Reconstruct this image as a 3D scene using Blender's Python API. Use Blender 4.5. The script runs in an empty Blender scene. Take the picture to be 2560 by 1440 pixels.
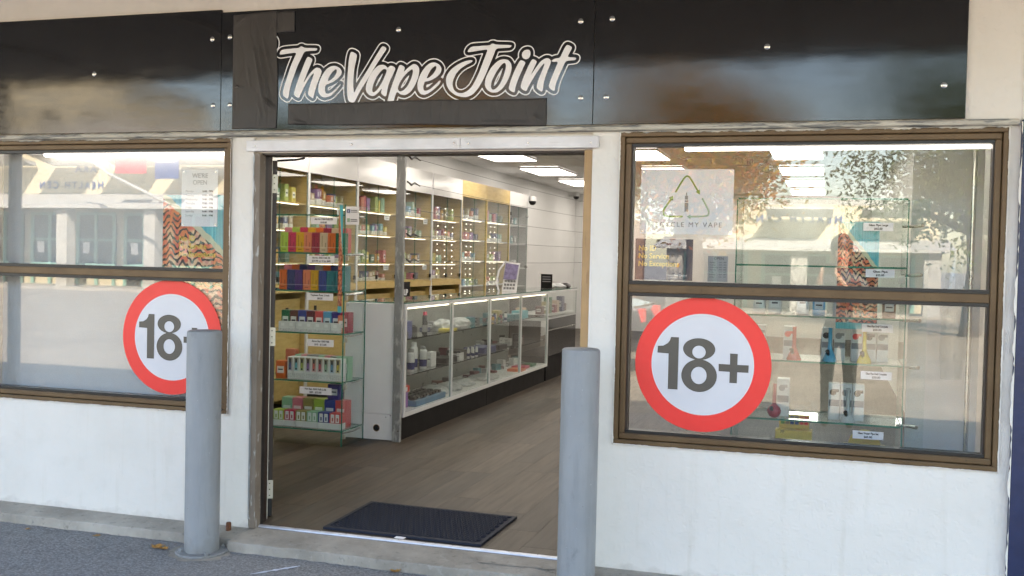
import bpy, bmesh, math, random
import numpy as np
from mathutils import Matrix, Vector
random.seed(7)
R = math.radians
sc = bpy.context.scene
C = sc.collection

# ---------------------------------------------------------------- camera
YAW, PITCH, ROLL = 0.296356, -0.028391, 0.022416
fwd = Vector((-math.sin(YAW)*math.cos(PITCH), math.cos(YAW)*math.cos(PITCH), math.sin(PITCH)))
rgt = Vector((math.cos(YAW), math.sin(YAW), 0)); up = rgt.cross(fwd)
r2 = rgt*math.cos(ROLL)+up*math.sin(ROLL); u2 = up*math.cos(ROLL)-rgt*math.sin(ROLL)
cam = bpy.data.cameras.new('camera'); cam.sensor_width = 36; cam.lens = 36*2584.3/2560
cam.clip_start = 0.05; cam.clip_end = 2000
co = bpy.data.objects.new('camera', cam); C.objects.link(co)
co.matrix_world = Matrix(((r2.x, u2.x, -fwd.x, 0), (r2.y, u2.y, -fwd.y, -4.95), (r2.z, u2.z, -fwd.z, 1.5), (0, 0, 0, 1)))
sc.camera = co
# ---------------------------------------------------------------- sky, sun, exposure
SUN_EL, SUN_AZ = R(38), R(28)          # azimuth from +Y (behind the shop) towards +X
w = bpy.data.worlds.new('World'); sc.world = w; w.use_nodes = True
nt = w.node_tree; nt.nodes.clear()
sky = nt.nodes.new('ShaderNodeTexSky'); sky.sky_type = 'NISHITA'; sky.sun_disc = False
sky.sun_elevation = SUN_EL; sky.sun_rotation = SUN_AZ
bg = nt.nodes.new('ShaderNodeBackground'); bg.inputs[1].default_value = 0.15
wo = nt.nodes.new('ShaderNodeOutputWorld')
nt.links.new(sky.outputs[0], bg.inputs[0]); nt.links.new(bg.outputs[0], wo.inputs[0])
sl = bpy.data.lights.new('sun', 'SUN'); sl.energy = 5.0; sl.angle = R(0.53); sl.color = (1, .95, .87)
so = bpy.data.objects.new('sun', sl); C.objects.link(so)
sd = Vector((math.sin(SUN_AZ)*math.cos(SUN_EL), math.cos(SUN_AZ)*math.cos(SUN_EL), math.sin(SUN_EL)))
so.rotation_euler = sd.to_track_quat('Z', 'Y').to_euler(); so.location = (10, 30, 30)
vs = sc.view_settings
vs.view_transform = 'Standard'; vs.look = 'None'; vs.gamma = 1; vs.use_curve_mapping = False
vs.exposure = 2.78
vs.use_white_balance = True; vs.white_balance_temperature = 7450; vs.white_balance_tint = 13
cy = sc.cycles
cy.use_denoising = True; cy.denoising_prefilter = 'FAST'; cy.max_bounces = 7; cy.diffuse_bounces = 3; cy.glossy_bounces = 4
cy.transmission_bounces = 6; cy.transparent_max_bounces = 24; cy.sample_clamp_indirect = 6
cy.caustics_reflective = False; cy.caustics_refractive = False; cy.blur_glossy = 0.3

# ---------------------------------------------------------------- materials
MATS = {}
class NT:
    def __init__(s, name):
        m = bpy.data.materials.new(name); m.use_nodes = True
        s.m = m; s.t = m.node_tree; s.t.nodes.clear()
        s.out = s.t.nodes.new('ShaderNodeOutputMaterial')
    def n(s, typ, ins=None, **kw):
        nd = s.t.nodes.new('ShaderNode'+typ)
        for k, v in kw.items(): setattr(nd, k, v)
        for k, v in (ins or {}).items(): s.set(nd.inputs[k], v)
        return nd
    def set(s, sock, v):
        if isinstance(v, bpy.types.NodeSocket): s.t.links.new(v, sock)
        elif isinstance(v, bpy.types.Node): s.t.links.new(v.outputs[0], sock)
        else:
            if isinstance(v, (tuple, list)) and len(v) == 3 and sock.type == 'RGBA': v = (*v, 1)
            sock.default_value = v
    def math(s, op, a, b=0.0, c=None):
        nd = s.n('Math', {0: a, 1: b}, operation=op)
        if c is not None: s.set(nd.inputs[2], c)
        return nd.outputs[0]
    def mix(s, f, a, b, blend='MIX'):
        nd = s.n('Mix', data_type='RGBA', blend_type=blend)
        s.set(nd.inputs[0], f); s.set(nd.inputs[6], a); s.set(nd.inputs[7], b)
        return nd.outputs[2]
    def pos(s): return s.n('NewGeometry').outputs['Position']
    def obj(s): return s.n('TexCoord').outputs['Object']
    def gen(s): return s.n('TexCoord').outputs['Generated']
    def noise(s, v, scale, detail=3, rough=.55, sc3=None):
        if sc3: v = s.n('Mapping', {'Vector': v, 'Scale': sc3}).outputs[0]
        return s.n('TexNoise', {'Vector': v, 'Scale': scale, 'Detail': detail, 'Roughness': rough}).outputs[0]
    def ramp(s, f, stops):
        nd = s.n('ValToRGB', {0: f}); e = nd.color_ramp.elements
        while len(e) < len(stops): e.new(.5)
        for q, (p, c) in zip(e, stops):
            q.position = p; q.color = (*c, 1) if len(c) == 3 else c
        return nd.outputs[0]
    def rampv(s, f, a, b): return s.n('MapRange', {0: f, 1: a, 2: b}).outputs[0]
    def bump(s, h, strength, dist=.01, nrm=None):
        d = {'Strength': strength, 'Distance': dist, 'Height': h}
        if nrm is not None: d['Normal'] = nrm
        return s.n('Bump', d).outputs[0]
    def pr(s, col, rough=.5, metal=0., nrm=None, spec=.5, coat=0., emit=None, es=0., ior=1.5):
        d = {'Base Color': col, 'Roughness': rough, 'Metallic': metal, 'Specular IOR Level': spec, 'IOR': ior}
        if coat: d['Coat Weight'] = coat; d['Coat Roughness'] = .05
        if emit is not None: d['Emission Color'] = emit; d['Emission Strength'] = es
        b = s.n('BsdfPrincipled', d)
        if nrm is not None: s.set(b.inputs['Normal'], nrm)
        return b
    def done(s, sh):
        s.t.links.new(sh.outputs[0], s.out.inputs[0]); MATS[s.m.name] = s.m; return s.m
def plain(name, col, rough=.5, metal=0., spec=.5, coat=0., var=.12, vscale=6., bump=0., bscale=80., emit=None, es=0.):
    k = NT(name); v = k.pos()
    nz = k.noise(v, vscale, 4)
    c = k.mix(k.rampv(nz, .3, .7), tuple(x*(1-var) for x in col), tuple(min(1, x*(1+var)) for x in col))
    nrm = k.bump(k.noise(v, bscale, 3), bump, .004) if bump else None
    rr = k.math('MULTIPLY_ADD', nz, .15, rough-.07) if rough > .12 else rough
    return k.done(k.pr(c, rr, metal, nrm, spec, coat, emit, es))
def emis(name, col, st, lamp=True):
    k = NT(name); m = k.done(k.n('Emission', {0: col, 1: st}))
    if not lamp: m.cycles.emission_sampling = 'NONE'
    return m
def objcol(name, rough=.45, print_kind=None):
    """colour comes from the object's own colour; print = flat lettering blocks on a carton"""
    k = NT(name); col = k.n('ObjectInfo').outputs['Color']; c = col
    g = k.n('SeparateXYZ', {0: k.gen()})
    x, z = g.outputs[0], g.outputs[2]
    def band(v, a, b): return k.math('MULTIPLY', k.math('GREATER_THAN', v, a), k.math('LESS_THAN', v, b))
    if print_kind == 'tall':
        dark = k.mix(.55, col, (.02, .02, .03)); pale = k.mix(.5, col, (.9, .9, .9))
        line = k.math('MULTIPLY', band(x, .28, .36), band(z, .3, .85))
        line2 = k.math('MULTIPLY', band(x, .7, .8), band(z, .25, .5))
        c = k.mix(line, c, dark); c = k.mix(line2, c, dark)
        c = k.mix(band(z, .255, .275), c, pale)
        c = k.mix(k.math('MULTIPLY', band(x, .25, .75), band(z, .12, .16)), c, dark)
    elif print_kind == 'white_front':
        c = k.mix(k.math('LESS_THAN', z, .42), col, (.78, .78, .78))
        tx = k.math('MULTIPLY', k.math('GREATER_THAN', k.noise(k.gen(), 1, 2, sc3=(9, 1, 40)), .56), band(z, .08, .3))
        c = k.mix(tx, c, (.3, .3, .32))
        c = k.mix(k.math('MULTIPLY', band(x, .3, .7), band(z, .55, .85)), c, k.mix(.6, col, (.95, .95, .95)))
    elif print_kind == 'label':
        c = k.mix(k.math('MULTIPLY', band(x, .15, .85), band(z, .3, .7)), col, k.mix(.75, col, (.9, .9, .9)))
        c = k.mix(k.math('MULTIPLY', band(x, .25, .75), band(z, .47, .55)), c, (.06, .06, .08))
    elif print_kind == 'device':
        c = (.76, .76, .75)
        art = k.math('MULTIPLY', band(x, .12, .88), band(z, .38, .97))
        c = k.mix(art, c, k.mix(k.rampv(z, .4, 1.), k.mix(.5, col, (.8, .8, .8)), (.35, .27, .16)))
        c = k.mix(k.math('MULTIPLY', band(x, .3, .62), band(z, .42, .92)), c, (.025, .025, .03))
        c = k.mix(k.math('MULTIPLY', band(x, .36, .56), band(z, .5, .74)), c, col)
        c = k.mix(k.math('MULTIPLY', k.math('GREATER_THAN', k.noise(k.gen(), 1, 2, sc3=(9, 1, 60)), .56), band(z, .08, .28)), c, (.3, .3, .32))
    elif print_kind == 'twin':
        c = (.78, .78, .78)
        win = k.math('MULTIPLY', k.math('ADD', band(x, .12, .44), band(x, .56, .88)), band(z, .42, .93))
        c = k.mix(win, col, (.8, .8, .8)); c = k.mix(k.math('LESS_THAN', z, .38), c, (.78, .78, .78))
        u = k.math('MULTIPLY', k.math('ADD', band(x, .22, .34), band(x, .66, .78)), band(z, .5, .72))
        c = k.mix(u, c, col)
    return k.done(k.pr(c, rough))
def glass(name, f0=.042, tint=(.97, .985, .975), wav=0., rough=0.):
    k = NT(name)
    fc = k.n('LayerWeight', {'Blend': .5}).outputs['Facing']
    fr = k.math('MULTIPLY_ADD', k.math('POWER', fc, 5), 1-f0, f0)
    gl = k.n('BsdfGlossy', {'Color': (1, 1, 1), 'Roughness': rough})
    if wav:
        k.set(gl.inputs['Normal'], k.bump(k.noise(k.pos(), 2.6, 2, .4), wav, .02))
    tr = k.n('BsdfTransparent', {0: tint})
    return k.done(k.n('MixShader', {0: fr, 1: tr, 2: gl}))

def stucco():
    k = NT('cream_stucco'); v = k.pos()
    sp = k.n('SeparateXYZ', {0: v}); z = sp.outputs[2]
    big = k.noise(v, 1.7, 4); mid = k.noise(v, 9, 4)
    c = k.mix(k.rampv(big, .3, .7), (.735, .70, .64), (.80, .765, .71))
    c = k.mix(k.math('MULTIPLY', k.rampv(mid, .55, .8), .25), c, (.60, .57, .50))
    # rain streaks and scuffs, strongest low on the wall
    st = k.noise(v, 1, 3, sc3=(16, 16, 1.1)); low = k.rampv(z, 1.0, -.1)
    c = k.mix(k.math('MULTIPLY', k.math('MULTIPLY', k.rampv(st, .58, .74), low), .26), c, (.50, .45, .34))
    sc_ = k.noise(v, 1, 2, sc3=(60, 60, 5)); c = k.mix(k.math('MULTIPLY', k.math('MULTIPLY', k.rampv(sc_, .70, .76), k.rampv(z, .6, -.1)), .35), c, (.35, .33, .29))
    # splash dirt along the foot
    ft = k.math('ADD', z, k.math('MULTIPLY', k.noise(v, 14, 4), .14))
    c = k.mix(k.math('MULTIPLY', k.rampv(ft, .10, .02), .55), c, (.33, .30, .25))
    n1 = k.bump(k.noise(v, 75, 3, .6), .6, .006)
    n2 = k.bump(k.noise(v, 26, 3, .6), .30, .010, n1)
    mk_ = k.noise(v, 1, 3, .7, sc3=(7, 7, 5)); c = k.mix(k.math('MULTIPLY', k.rampv(mk_, .74, .77), .5), c, (.42, .38, .32))
    n3 = k.bump(k.noise(v, 4, 2), .25, .02, n2)
    k.done(k.pr(c, .82, 0, n3, .3))
def asphalt():
    k = NT('asphalt'); v = k.pos()
    a = k.noise(v, 85, 3, .75); b = k.noise(v, 48, 3, .6); big = k.noise(v, .8, 4)
    c = k.ramp(a, [(.30, (.10, .10, .102)), (.5, (.225, .223, .225)), (.68, (.44, .435, .43))])
    c = k.mix(k.math('MULTIPLY', k.rampv(big, .35, .7), .45), c, (.29, .285, .28))
    c = k.mix(k.math('MULTIPLY', k.rampv(b, .66, .72), .35), c, (.32, .31, .30))
    st = k.noise(v, 5, 4, .6); c = k.mix(k.math('MULTIPLY', k.rampv(st, .58, .70), .28), c, (.10, .098, .096)); gum = k.noise(v, 13, 2); c = k.mix(k.math('MULTIPLY', k.rampv(gum, .74, .76), .6), c, (.05, .05, .05))
    nrm = k.bump(a, .9, .010)
    k.done(k.pr(c, .85, 0, nrm, .3))
def concrete():
    k = NT('concrete'); v = k.pos()
    a = k.noise(v, 3, 5, .6); b = k.noise(v, 26, 4, .6); g = k.noise(v, 140, 2)
    c = k.ramp(a, [(.3, (.25, .225, .19)), (.55, (.38, .345, .295)), (.75, (.48, .445, .385))])
    c = k.mix(k.math('MULTIPLY', k.rampv(b, .6, .72), .5), c, (.10, .095, .085))
    c = k.mix(k.math('MULTIPLY', k.rampv(b, .42, .30), .4), c, (.46, .44, .40))
    k.done(k.pr(c, .85, 0, k.bump(g, .5, .004, k.bump(b, .5, .008)), .3))
def black_gloss():
    k = NT('black_gloss_panel'); v = k.pos()
    wv = k.bump(k.noise(v, 3.2, 2, .4), .05, .03)
    sm = k.noise(v, 1, 4, sc3=(5, 5, 25))
    k.done(k.pr((.010, .009, .009), k.math('MULTIPLY_ADD', k.rampv(sm, .4, .7), .05, .075), 0, wv, .5, ior=1.57))
def tape():
    k = NT('black_tape'); v = k.pos()
    w1 = k.noise(v, 1, 2, .4, sc3=(16, 16, 4)); fold = k.math('ABSOLUTE', k.math('SUBTRACT', w1, .5))
    c = k.mix(k.rampv(k.noise(v, 5, 3), .3, .7), (.040, .037, .036), (.058, .054, .052))
    k.done(k.pr(c, .52, 0, k.bump(k.rampv(fold, 0, .05), .30, .006, k.bump(k.noise(v, 220, 2), .2, .001)), .4))
def bronze():
    k = NT('bronze_aluminium'); v = k.pos()
    n1 = k.noise(v, 5, 4); n2 = k.noise(v, 45, 3)
    c = k.mix(k.rampv(n1, .3, .7), (.108, .064, .030), (.155, .098, .047))
    c = k.mix(k.math('MULTIPLY', k.rampv(n2, .64, .72), .35), c, (.04, .03, .025))
    k.done(k.pr(c, .45, .2, None, .4))
def brown_paint():
    k = NT('dark_brown_paint'); v = k.pos()
    n2 = k.noise(v, 1, 4, .6, sc3=(60, 60, 14))
    c = k.mix(k.rampv(k.noise(v, 4, 3), .3, .7), (.020, .010, .007), (.036, .020, .015))
    c = k.mix(k.math('MULTIPLY', k.rampv(n2, .68, .72), .8), c, (.34, .30, .27))
    k.done(k.pr(c, .42, 0, k.bump(n2, .2, .003)))
def weathered(name, base, chip, sc3=(40, 40, 10), th=.56, rough=.6, metal=0.):
    k = NT(name); v = k.pos()
    n2 = k.noise(v, 1, 5, .65, sc3=sc3); n1 = k.noise(v, 6, 3)
    c = k.mix(k.rampv(n1, .3, .7), tuple(x*.85 for x in base), tuple(min(1, x*1.12) for x in base))
    c = k.mix(k.rampv(n2, th, th+.06), c, chip)
    k.done(k.pr(c, rough, metal, k.bump(n2, .3, .003)))
def bollard_paint():
    k = NT('grey_bollard_paint'); v = k.pos()
    n1 = k.noise(v, 2.2, 4); n2 = k.noise(v, 1, 4, .6, sc3=(22, 22, 3))
    c = k.mix(k.rampv(n1, .3, .7), (.235, .25, .262), (.295, .306, .314))
    c = k.mix(k.math('MULTIPLY', k.rampv(n2, .5, .72), .55), c, (.20, .212, .218))
    c = k.mix(k.math('MULTIPLY', k.rampv(k.noise(v, 95, 2), .74, .77), .7), c, (.62, .62, .61))
    scr = k.noise(v, 1, 4, .7, sc3=(13, 13, 8)); c = k.mix(k.math('MULTIPLY', k.rampv(scr, .62, .74), .45), c, (.13, .14, .145))
    z = k.n('SeparateXYZ', {0: v}).outputs[2]; chip = k.noise(v, 42, 4, .7)
    c = k.mix(k.rampv(chip, .735, .755), c, (.15, .075, .04))
    gr = k.math('ADD', z, k.math('MULTIPLY', k.noise(v, 18, 4), .22)); c = k.mix(k.math('MULTIPLY', k.rampv(gr, .12, -.02), .6), c, (.16, .145, .12))
    k.done(k.pr(c, .58, 0, k.bump(chip, .12, .003, k.bump(n1, .1, .01))))
def plank():
    k = NT('floor_plank'); o = k.n('ObjectInfo'); v = k.n('VectorMath', {0: k.obj(), 1: o.outputs['Random']}, operation='ADD').outputs[0]
    rnd = o.outputs['Random']
    gr = k.noise(v, 1, 5, .6, sc3=(34, 2.2, 34)); gb = k.noise(v, 1, 3, .5, sc3=(7, 1.0, 7))
    c = k.ramp(rnd, [(0, (.028, .020, .0135)), (.35, (.056, .041, .0275)), (.7, (.076, .056, .038)), (1, (.041, .030, .021))])
    c = k.mix(k.math('MULTIPLY', k.rampv(gr, .45, .7), .6), c, (.029, .021, .014))
    c = k.mix(k.math('MULTIPLY', k.rampv(gb, .5, .7), .5), c, (.098, .073, .050))
    k.done(k.pr(c, k.math('MULTIPLY_ADD', gr, .15, .42), 0, k.bump(gr, .12, .002), .4))
def birch():
    k = NT('birch_ply'); v = k.pos()
    gr = k.noise(v, 1, 4, .6, sc3=(3, 6, 30))
    c = k.mix(k.rampv(gr, .3, .7), (.56, .39, .13), (.68, .50, .20))
    k.done(k.pr(c, .4))
def poster_mat():
    k = NT('teal_poster_print'); g = k.gen(); s = k.n('SeparateXYZ', {0: g}); x, z = s.outputs[0], s.outputs[2]
    q = k.n('Mapping', {'Vector': g, 'Rotation': (0, R(12), 0), 'Scale': (2.2, 1, 6.5)}).outputs[0]
    nz = k.noise(q, 1, 2, .6, sc3=(2.2, 1, .9))
    pat = k.ramp(nz, [(.30, (.55, .06, .04)), (.42, (.80, .24, .08)), (.50, (.75, .13, .09)), (.58, (.82, .55, .33)), (.66, (.70, .30, .25)), (.74, (.30, .45, .42))])
    fx = k.math('ABSOLUTE', k.math('SUBTRACT', k.math('FRACT', k.math('MULTIPLY', x, 4.3)), .5))
    zz = k.math('ADD', k.math('MULTIPLY', z, 21), k.math('ADD', k.math('MULTIPLY', fx, 1.5), k.math('MULTIPLY', k.noise(g, 6, 2), 3.0)))
    pat = k.mix(k.math('MULTIPLY', k.math('LESS_THAN', k.math('FRACT', zz), .38), k.math('GREATER_THAN', k.noise(g, 1, 2, sc3=(5, 1, 5)), .40)), pat, (.02, .015, .02))
    teal = k.mix(k.rampv(k.noise(g, 1, 2, sc3=(30, 1, 1)), .4, .6), (.07, .42, .50), (.12, .55, .62))
    # a cloak hanging from upper left to lower right on a teal ground
    edge = k.math('ADD', x, k.math('MULTIPLY', z, 2.2)); edge = k.math('ADD', edge, k.math('MULTIPLY', k.noise(g, 9, 2), .10))
    m = k.math('LESS_THAN', edge, 2.32)
    m = k.math('MULTIPLY', m, k.math('GREATER_THAN', z, .06))
    fringe = k.math('MULTIPLY', k.math('GREATER_THAN', edge, 2.20), m)
    c = k.mix(m, teal, pat); c = k.mix(fringe, c, (.62, .60, .42))
    k.done(k.pr(c, .35))
def mat_rubber():
    plain('black_rubber', (.018, .023, .038), .7, spec=.25, bump=.2, bscale=200)

stucco(); asphalt(); concrete(); black_gloss(); tape(); bronze(); brown_paint(); bollard_paint(); plank(); birch(); poster_mat(); mat_rubber()
weathered('ledge_paint', (.50, .47, .40), (.21, .21, .20), (6, 20, 60), .50, .8)
weathered('weathered_frame', (.20, .16, .125), (.42, .40, .37), (50, 50, 9), .60, .6)
weathered('galvanised_steel', (.34, .35, .35), (.55, .56, .55), (22, 22, 7), .54, .42, .55)
weathered('tan_timber', (.42, .26, .12), (.34, .20, .09), (50, 50, 5), .56, .5)
weathered('white_trim', (.74, .73, .74), (.60, .58, .55), (4, 20, 90), .63, .45)
weathered('hinge_steel', (.58, .55, .47), (.35, .33, .28), (70, 70, 70), .6, .4, .5)
plain('navy_paint', (.012, .022, .075), .4, var=.2, bump=.25, bscale=40)
plain('white_vinyl', (.88, .89, .92), .3, var=.02); plain('sticker_white', (.66, .665, .70), .3, var=.02); plain('sticker_red', (.90, .042, .036), .32, var=.03); plain('sticker_grey', (.085, .082, .072), .32, var=.05)
plain('outline_black', (.012, .012, .013), .25, var=.05)
plain('interior_white', (.72, .72, .71), .45, var=.03, vscale=2); plain('ceiling_white', (.86, .86, .85), .7, var=.03)
plain('gloss_white', (.74, .74, .73), .12, var=.02); plain('frame_white', (.72, .72, .72), .35, var=.03)
plain('black_panel', (.008, .007, .007), .55, var=.1, spec=.2); plain('dark_grey', (.05, .05, .055), .4)
plain('steel', (.6, .6, .58), .25, 1., var=.1); plain('black_metal', (.02, .02, .02), .35, .3); plain('black_plastic', (.015, .015, .016), .25)
plain('aluminium', (.62, .64, .68), .38, .6, var=.12, vscale=20); plain('glass_edge', (.02, .20, .145), .15, var=.1)
plain('paper', (.88, .88, .90), .6, var=.03); plain('ink', (.03, .03, .035), .6); plain('ink_pale', (.25, .25, .27), .6)
plain('yellow_ink', (.78, .50, .06), .5); plain('navy_poster', (.02, .03, .06), .45)
plain('leaf_litter', (.42, .20, .04), .7, var=.5, vscale=60); plain('rust', (.16, .06, .025), .8, var=.4, vscale=60); plain('chalk', (.60, .64, .74), .8, var=.2, vscale=60)
plain('chip_seal', (.27, .232, .18), .9, var=.25, vscale=1.2, bump=.5, bscale=60); plain('cream_render', (.60, .53, .38), .8, var=.06, vscale=1); plain('canopy_white', (.45, .45, .44), .6, var=.05); plain('soffit', (.50, .50, .485), .7, var=.08)
plain('grey_column', (.40, .39, .36), .8); plain('green_frame', (.22, .42, .36), .5); plain('red_sign', (.70, .06, .08), .4); plain('navy_sign', (.04, .07, .25), .4)
plain('dark_window', (.02, .022, .025), .08, var=.1); plain('brick_red', (.22, .13, .09), .8, var=.2, vscale=10); plain('roof_grey', (.25, .25, .25), .8)
plain('bark', (.09, .07, .055), .9, var=.3, vscale=20, bump=.6, bscale=30); plain('car_paint', (.015, .02, .035), .2, coat=1.); plain('tyre', (.02, .02, .02), .8); plain('rim', (.5, .5, .5), .3, .8)
plain('counter_back', (.26, .27, .25), .3, var=.1); plain('violet_print', (.20, .17, .30), .4, var=.4, vscale=30); plain('bright_white', (.88, .88, .88), .4, var=.02); plain('board_grey', (.54, .54, .545), .6, var=.03); plain('device_grey', (.30, .30, .31), .4); plain('bag_plastic', (.40, .42, .42), .3, var=.15, vscale=30, bump=1., bscale=60)
plain('blue_tray', (.10, .22, .36), .5); plain('dark_wood', (.055, .042, .033), .4, var=.3, vscale=5)
emis('panel_light', (.985, .985, .965), 1.2); emis('tube_light', (1, .985, .96), 1.0); emis('led_warm', (1, .93, .72), .6, False); emis('led_dot', (1, .96, .82), 1.0, False)
glass('window_glass', .060, (.94, .95, .945), .006); glass('cabinet_glass', .012, (.965, .985, .975)); glass('case_glass', .012, (.955, .985, .975)); glass('thin_film', .05, (.9, .92, .92))
objcol('carton', .4); objcol('carton_tall', .4, 'tall'); objcol('carton_white_front', .4, 'white_front'); objcol('carton_label', .4, 'label'); objcol('carton_device', .4, 'device'); objcol('carton_twin', .4, 'twin')
objcol('tinted_gloss', .12)
for nm, cols in (('autumn_leaf', [(.0, (.13, .13, .025)), (.4, (.34, .25, .03)), (.7, (.48, .24, .05)), (1, (.42, .13, .06))]), ('green_leaf', [(0, (.03, .05, .012)), (.5, (.07, .10, .02)), (1, (.14, .16, .04))])):
    k = NT(nm); rn = k.n('NewGeometry').outputs['Random Per Island']
    c = k.ramp(rn, cols)
    k.done(k.n('AddShader', {0: k.n('BsdfDiffuse', {0: c}).outputs[0], 1: k.n('BsdfTranslucent', {0: k.mix(.5, c, (.0, .0, .0))}).outputs[0]}))

# ---------------------------------------------------------------- mesh helpers
class G:
    def __init__(s): s.v = []; s.f = []; s.mi = []
    def add(s, vs, fs, mi=0):
        b = len(s.v); s.v += [tuple(p) for p in vs]; s.f += [tuple(i+b for i in f) for f in fs]; s.mi += [mi]*len(fs); return s
    def box(s, x0, x1, y0, y1, z0, z1, mi=0):
        return s.add([(x0, y0, z0), (x1, y0, z0), (x1, y1, z0), (x0, y1, z0), (x0, y0, z1), (x1, y0, z1), (x1, y1, z1), (x0, y1, z1)],
                     [(0, 3, 2, 1), (4, 5, 6, 7), (0, 1, 5, 4), (1, 2, 6, 5), (2, 3, 7, 6), (3, 0, 4, 7)], mi)
    def pane(s, x0, x1, y0, y1, z0, z1):     # box whose four narrow sides carry material 1 (glass edge)
        d = (x1-x0, y1-y0, z1-z0); ax = d.index(min(d)); s.box(x0, x1, y0, y1, z0, z1)
        big = {2: (0, 1), 1: (2, 4), 0: (3, 5)}[ax]
        for i in range(6): s.mi[-6+i] = 0 if i in big else 1
        return s
    def ring(s, prof, n=24, c=(0, 0), caps=True, mi=0):   # lathe: prof list of (r,z)
        vs = []; fs = []
        for r, z in prof:
            for i in range(n):
                a = 2*math.pi*i/n; vs.append((c[0]+r*math.cos(a), c[1]+r*math.sin(a), z))
        for j in range(len(prof)-1):
            for i in range(n):
                a, b = j*n+i, j*n+(i+1) % n; fs.append((a, b, b+n, a+n))
        if caps: fs.append(tuple(range(n-1, -1, -1))); fs.append(tuple((len(prof)-1)*n+i for i in range(n)))
        return s.add(vs, fs, mi)
    def tube(s, pts, rad, n=8, mi=0):
        pts = [Vector(p) for p in pts]; rad = rad if isinstance(rad, (list, tuple)) else [rad]*len(pts)
        vs = []; fs = []; prev = None
        for i, p in enumerate(pts):
            d = (pts[min(i+1, len(pts)-1)]-pts[max(i-1, 0)]).normalized()
            if prev is None:
                a = d.orthogonal().normalized()
            else:
                a = (prev-d*prev.dot(d)).normalized()
            prev = a; b = d.cross(a)
            for k in range(n):
                t = 2*math.pi*k/n; q = p+(a*math.cos(t)+b*math.sin(t))*rad[i]; vs.append(tuple(q))
        for j in range(len(pts)-1):
            for i in range(n):
                a, b = j*n+i, j*n+(i+1) % n; fs.append((a, b, b+n, a+n))
        fs.append(tuple(range(n-1, -1, -1))); fs.append(tuple((len(pts)-1)*n+i for i in range(n)))
        return s.add(vs, fs, mi)
    def disc_y(s, cx, y, cz, r0, r1, n=96, mi=0):         # flat ring/disc facing -Y
        vs = []; fs = []
        for i in range(n):
            a = 2*math.pi*i/n; vs.append((cx+r1*math.cos(a), y, cz+r1*math.sin(a)))
        if r0 <= 0: return s.add(vs, [tuple(range(n))], mi)
        for i in range(n):
            a = 2*math.pi*i/n; vs.append((cx+r0*math.cos(a), y, cz+r0*math.sin(a)))
        for i in range(n): fs.append((i, (i+1) % n, n+(i+1) % n, n+i))
        return s.add(vs, fs, mi)
    def prism_y(s, pts, y0, y1, mi=0):                    # polygon in XZ extruded along Y
        n = len(pts); vs = [(x, y0, z) for x, z in pts]+[(x, y1, z) for x, z in pts]
        fs = [tuple(range(n)), tuple(range(2*n-1, n-1, -1))]+[(i, i+n, (i+1) % n+n, (i+1) % n) for i in range(n)]
        return s.add(vs, fs, mi)
    def prism_x(s, pts, x0, x1, mi=0):
        n = len(pts); vs = [(x0, y, z) for y, z in pts]+[(x1, y, z) for y, z in pts]
        fs = [tuple(range(n-1, -1, -1)), tuple(range(n, 2*n))]+[(i, (i+1) % n, (i+1) % n+n, i+n) for i in range(n)]
        return s.add(vs, fs, mi)
ROOT = {}
def props(o, label, cat, group, kind):
    if label: o['label'] = label
    if cat: o['category'] = cat
    if group: o['group'] = group
    if kind: o['kind'] = kind
def thing(name, label, cat, loc=(0, 0, 0), group=None):
    o = bpy.data.objects.new(name, None); C.objects.link(o); o.location = loc; o.empty_display_size = .1
    props(o, label, cat, group, None); ROOT[o] = Vector(loc); return o
def mk(name, g, mat, parent=None, label=None, cat=None, group=None, kind=None, smooth=False, bevel=0., keep=False, mesh=None):
    vs = g.v
    if parent is not None: base = ROOT[parent]
    elif keep: base = Vector((0, 0, 0))
    else:
        a = np.array(vs); lo, hi = a.min(0), a.max(0); base = Vector((float(lo[0]+hi[0])/2, float(lo[1]+hi[1])/2, float(lo[2])))
    me = bpy.data.meshes.new(name); me.from_pydata([tuple(Vector(p)-base) for p in vs], [], g.f)
    for m in (mat if isinstance(mat, (list, tuple)) else [mat]): me.materials.append(MATS[m])
    if any(g.mi): me.polygons.foreach_set('material_index', g.mi)
    if smooth: me.polygons.foreach_set('use_smooth', [True]*len(g.f))
    me.update()
    o = bpy.data.objects.new(name, me); C.objects.link(o); ROOT[o] = base
    if parent is not None: o.parent = parent
    else: o.location = base
    props(o, label, cat, group, kind)
    if smooth:
        m = o.modifiers.new('e', 'EDGE_SPLIT'); m.split_angle = R(38)
    if bevel:
        m = o.modifiers.new('b', 'BEVEL'); m.width = bevel; m.segments = 2; m.limit_method = 'ANGLE'
    return o
def unit_box_mesh(name, mat, bev=.03):
    bm = bmesh.new(); bmesh.ops.create_cube(bm, size=1)
    bmesh.ops.translate(bm, verts=bm.verts, vec=(0, 0, .5))
    bmesh.ops.bevel(bm, geom=bm.edges[:], offset=bev, segments=1, affect='EDGES')
    me = bpy.data.meshes.new(name); bm.to_mesh(me); bm.free(); me.materials.append(MATS[mat]); return me
UNIT = {}
def carton(name, x, y, z, dx, dy, dz, col, mat='carton', label='', cat='box', group=None, rz=0, rx=0):
    if mat not in UNIT: UNIT[mat] = unit_box_mesh('unit_'+mat, mat)
    o = bpy.data.objects.new(name, UNIT[mat]); C.objects.link(o)
    o.location = (x, y, z); o.scale = (dx, dy, dz); o.rotation_euler = (rx, 0, rz); o.color = (*col, 1)
    props(o, label, cat, group, None); ROOT[o] = Vector((x, y, z)); return o
FONT = None
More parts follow.
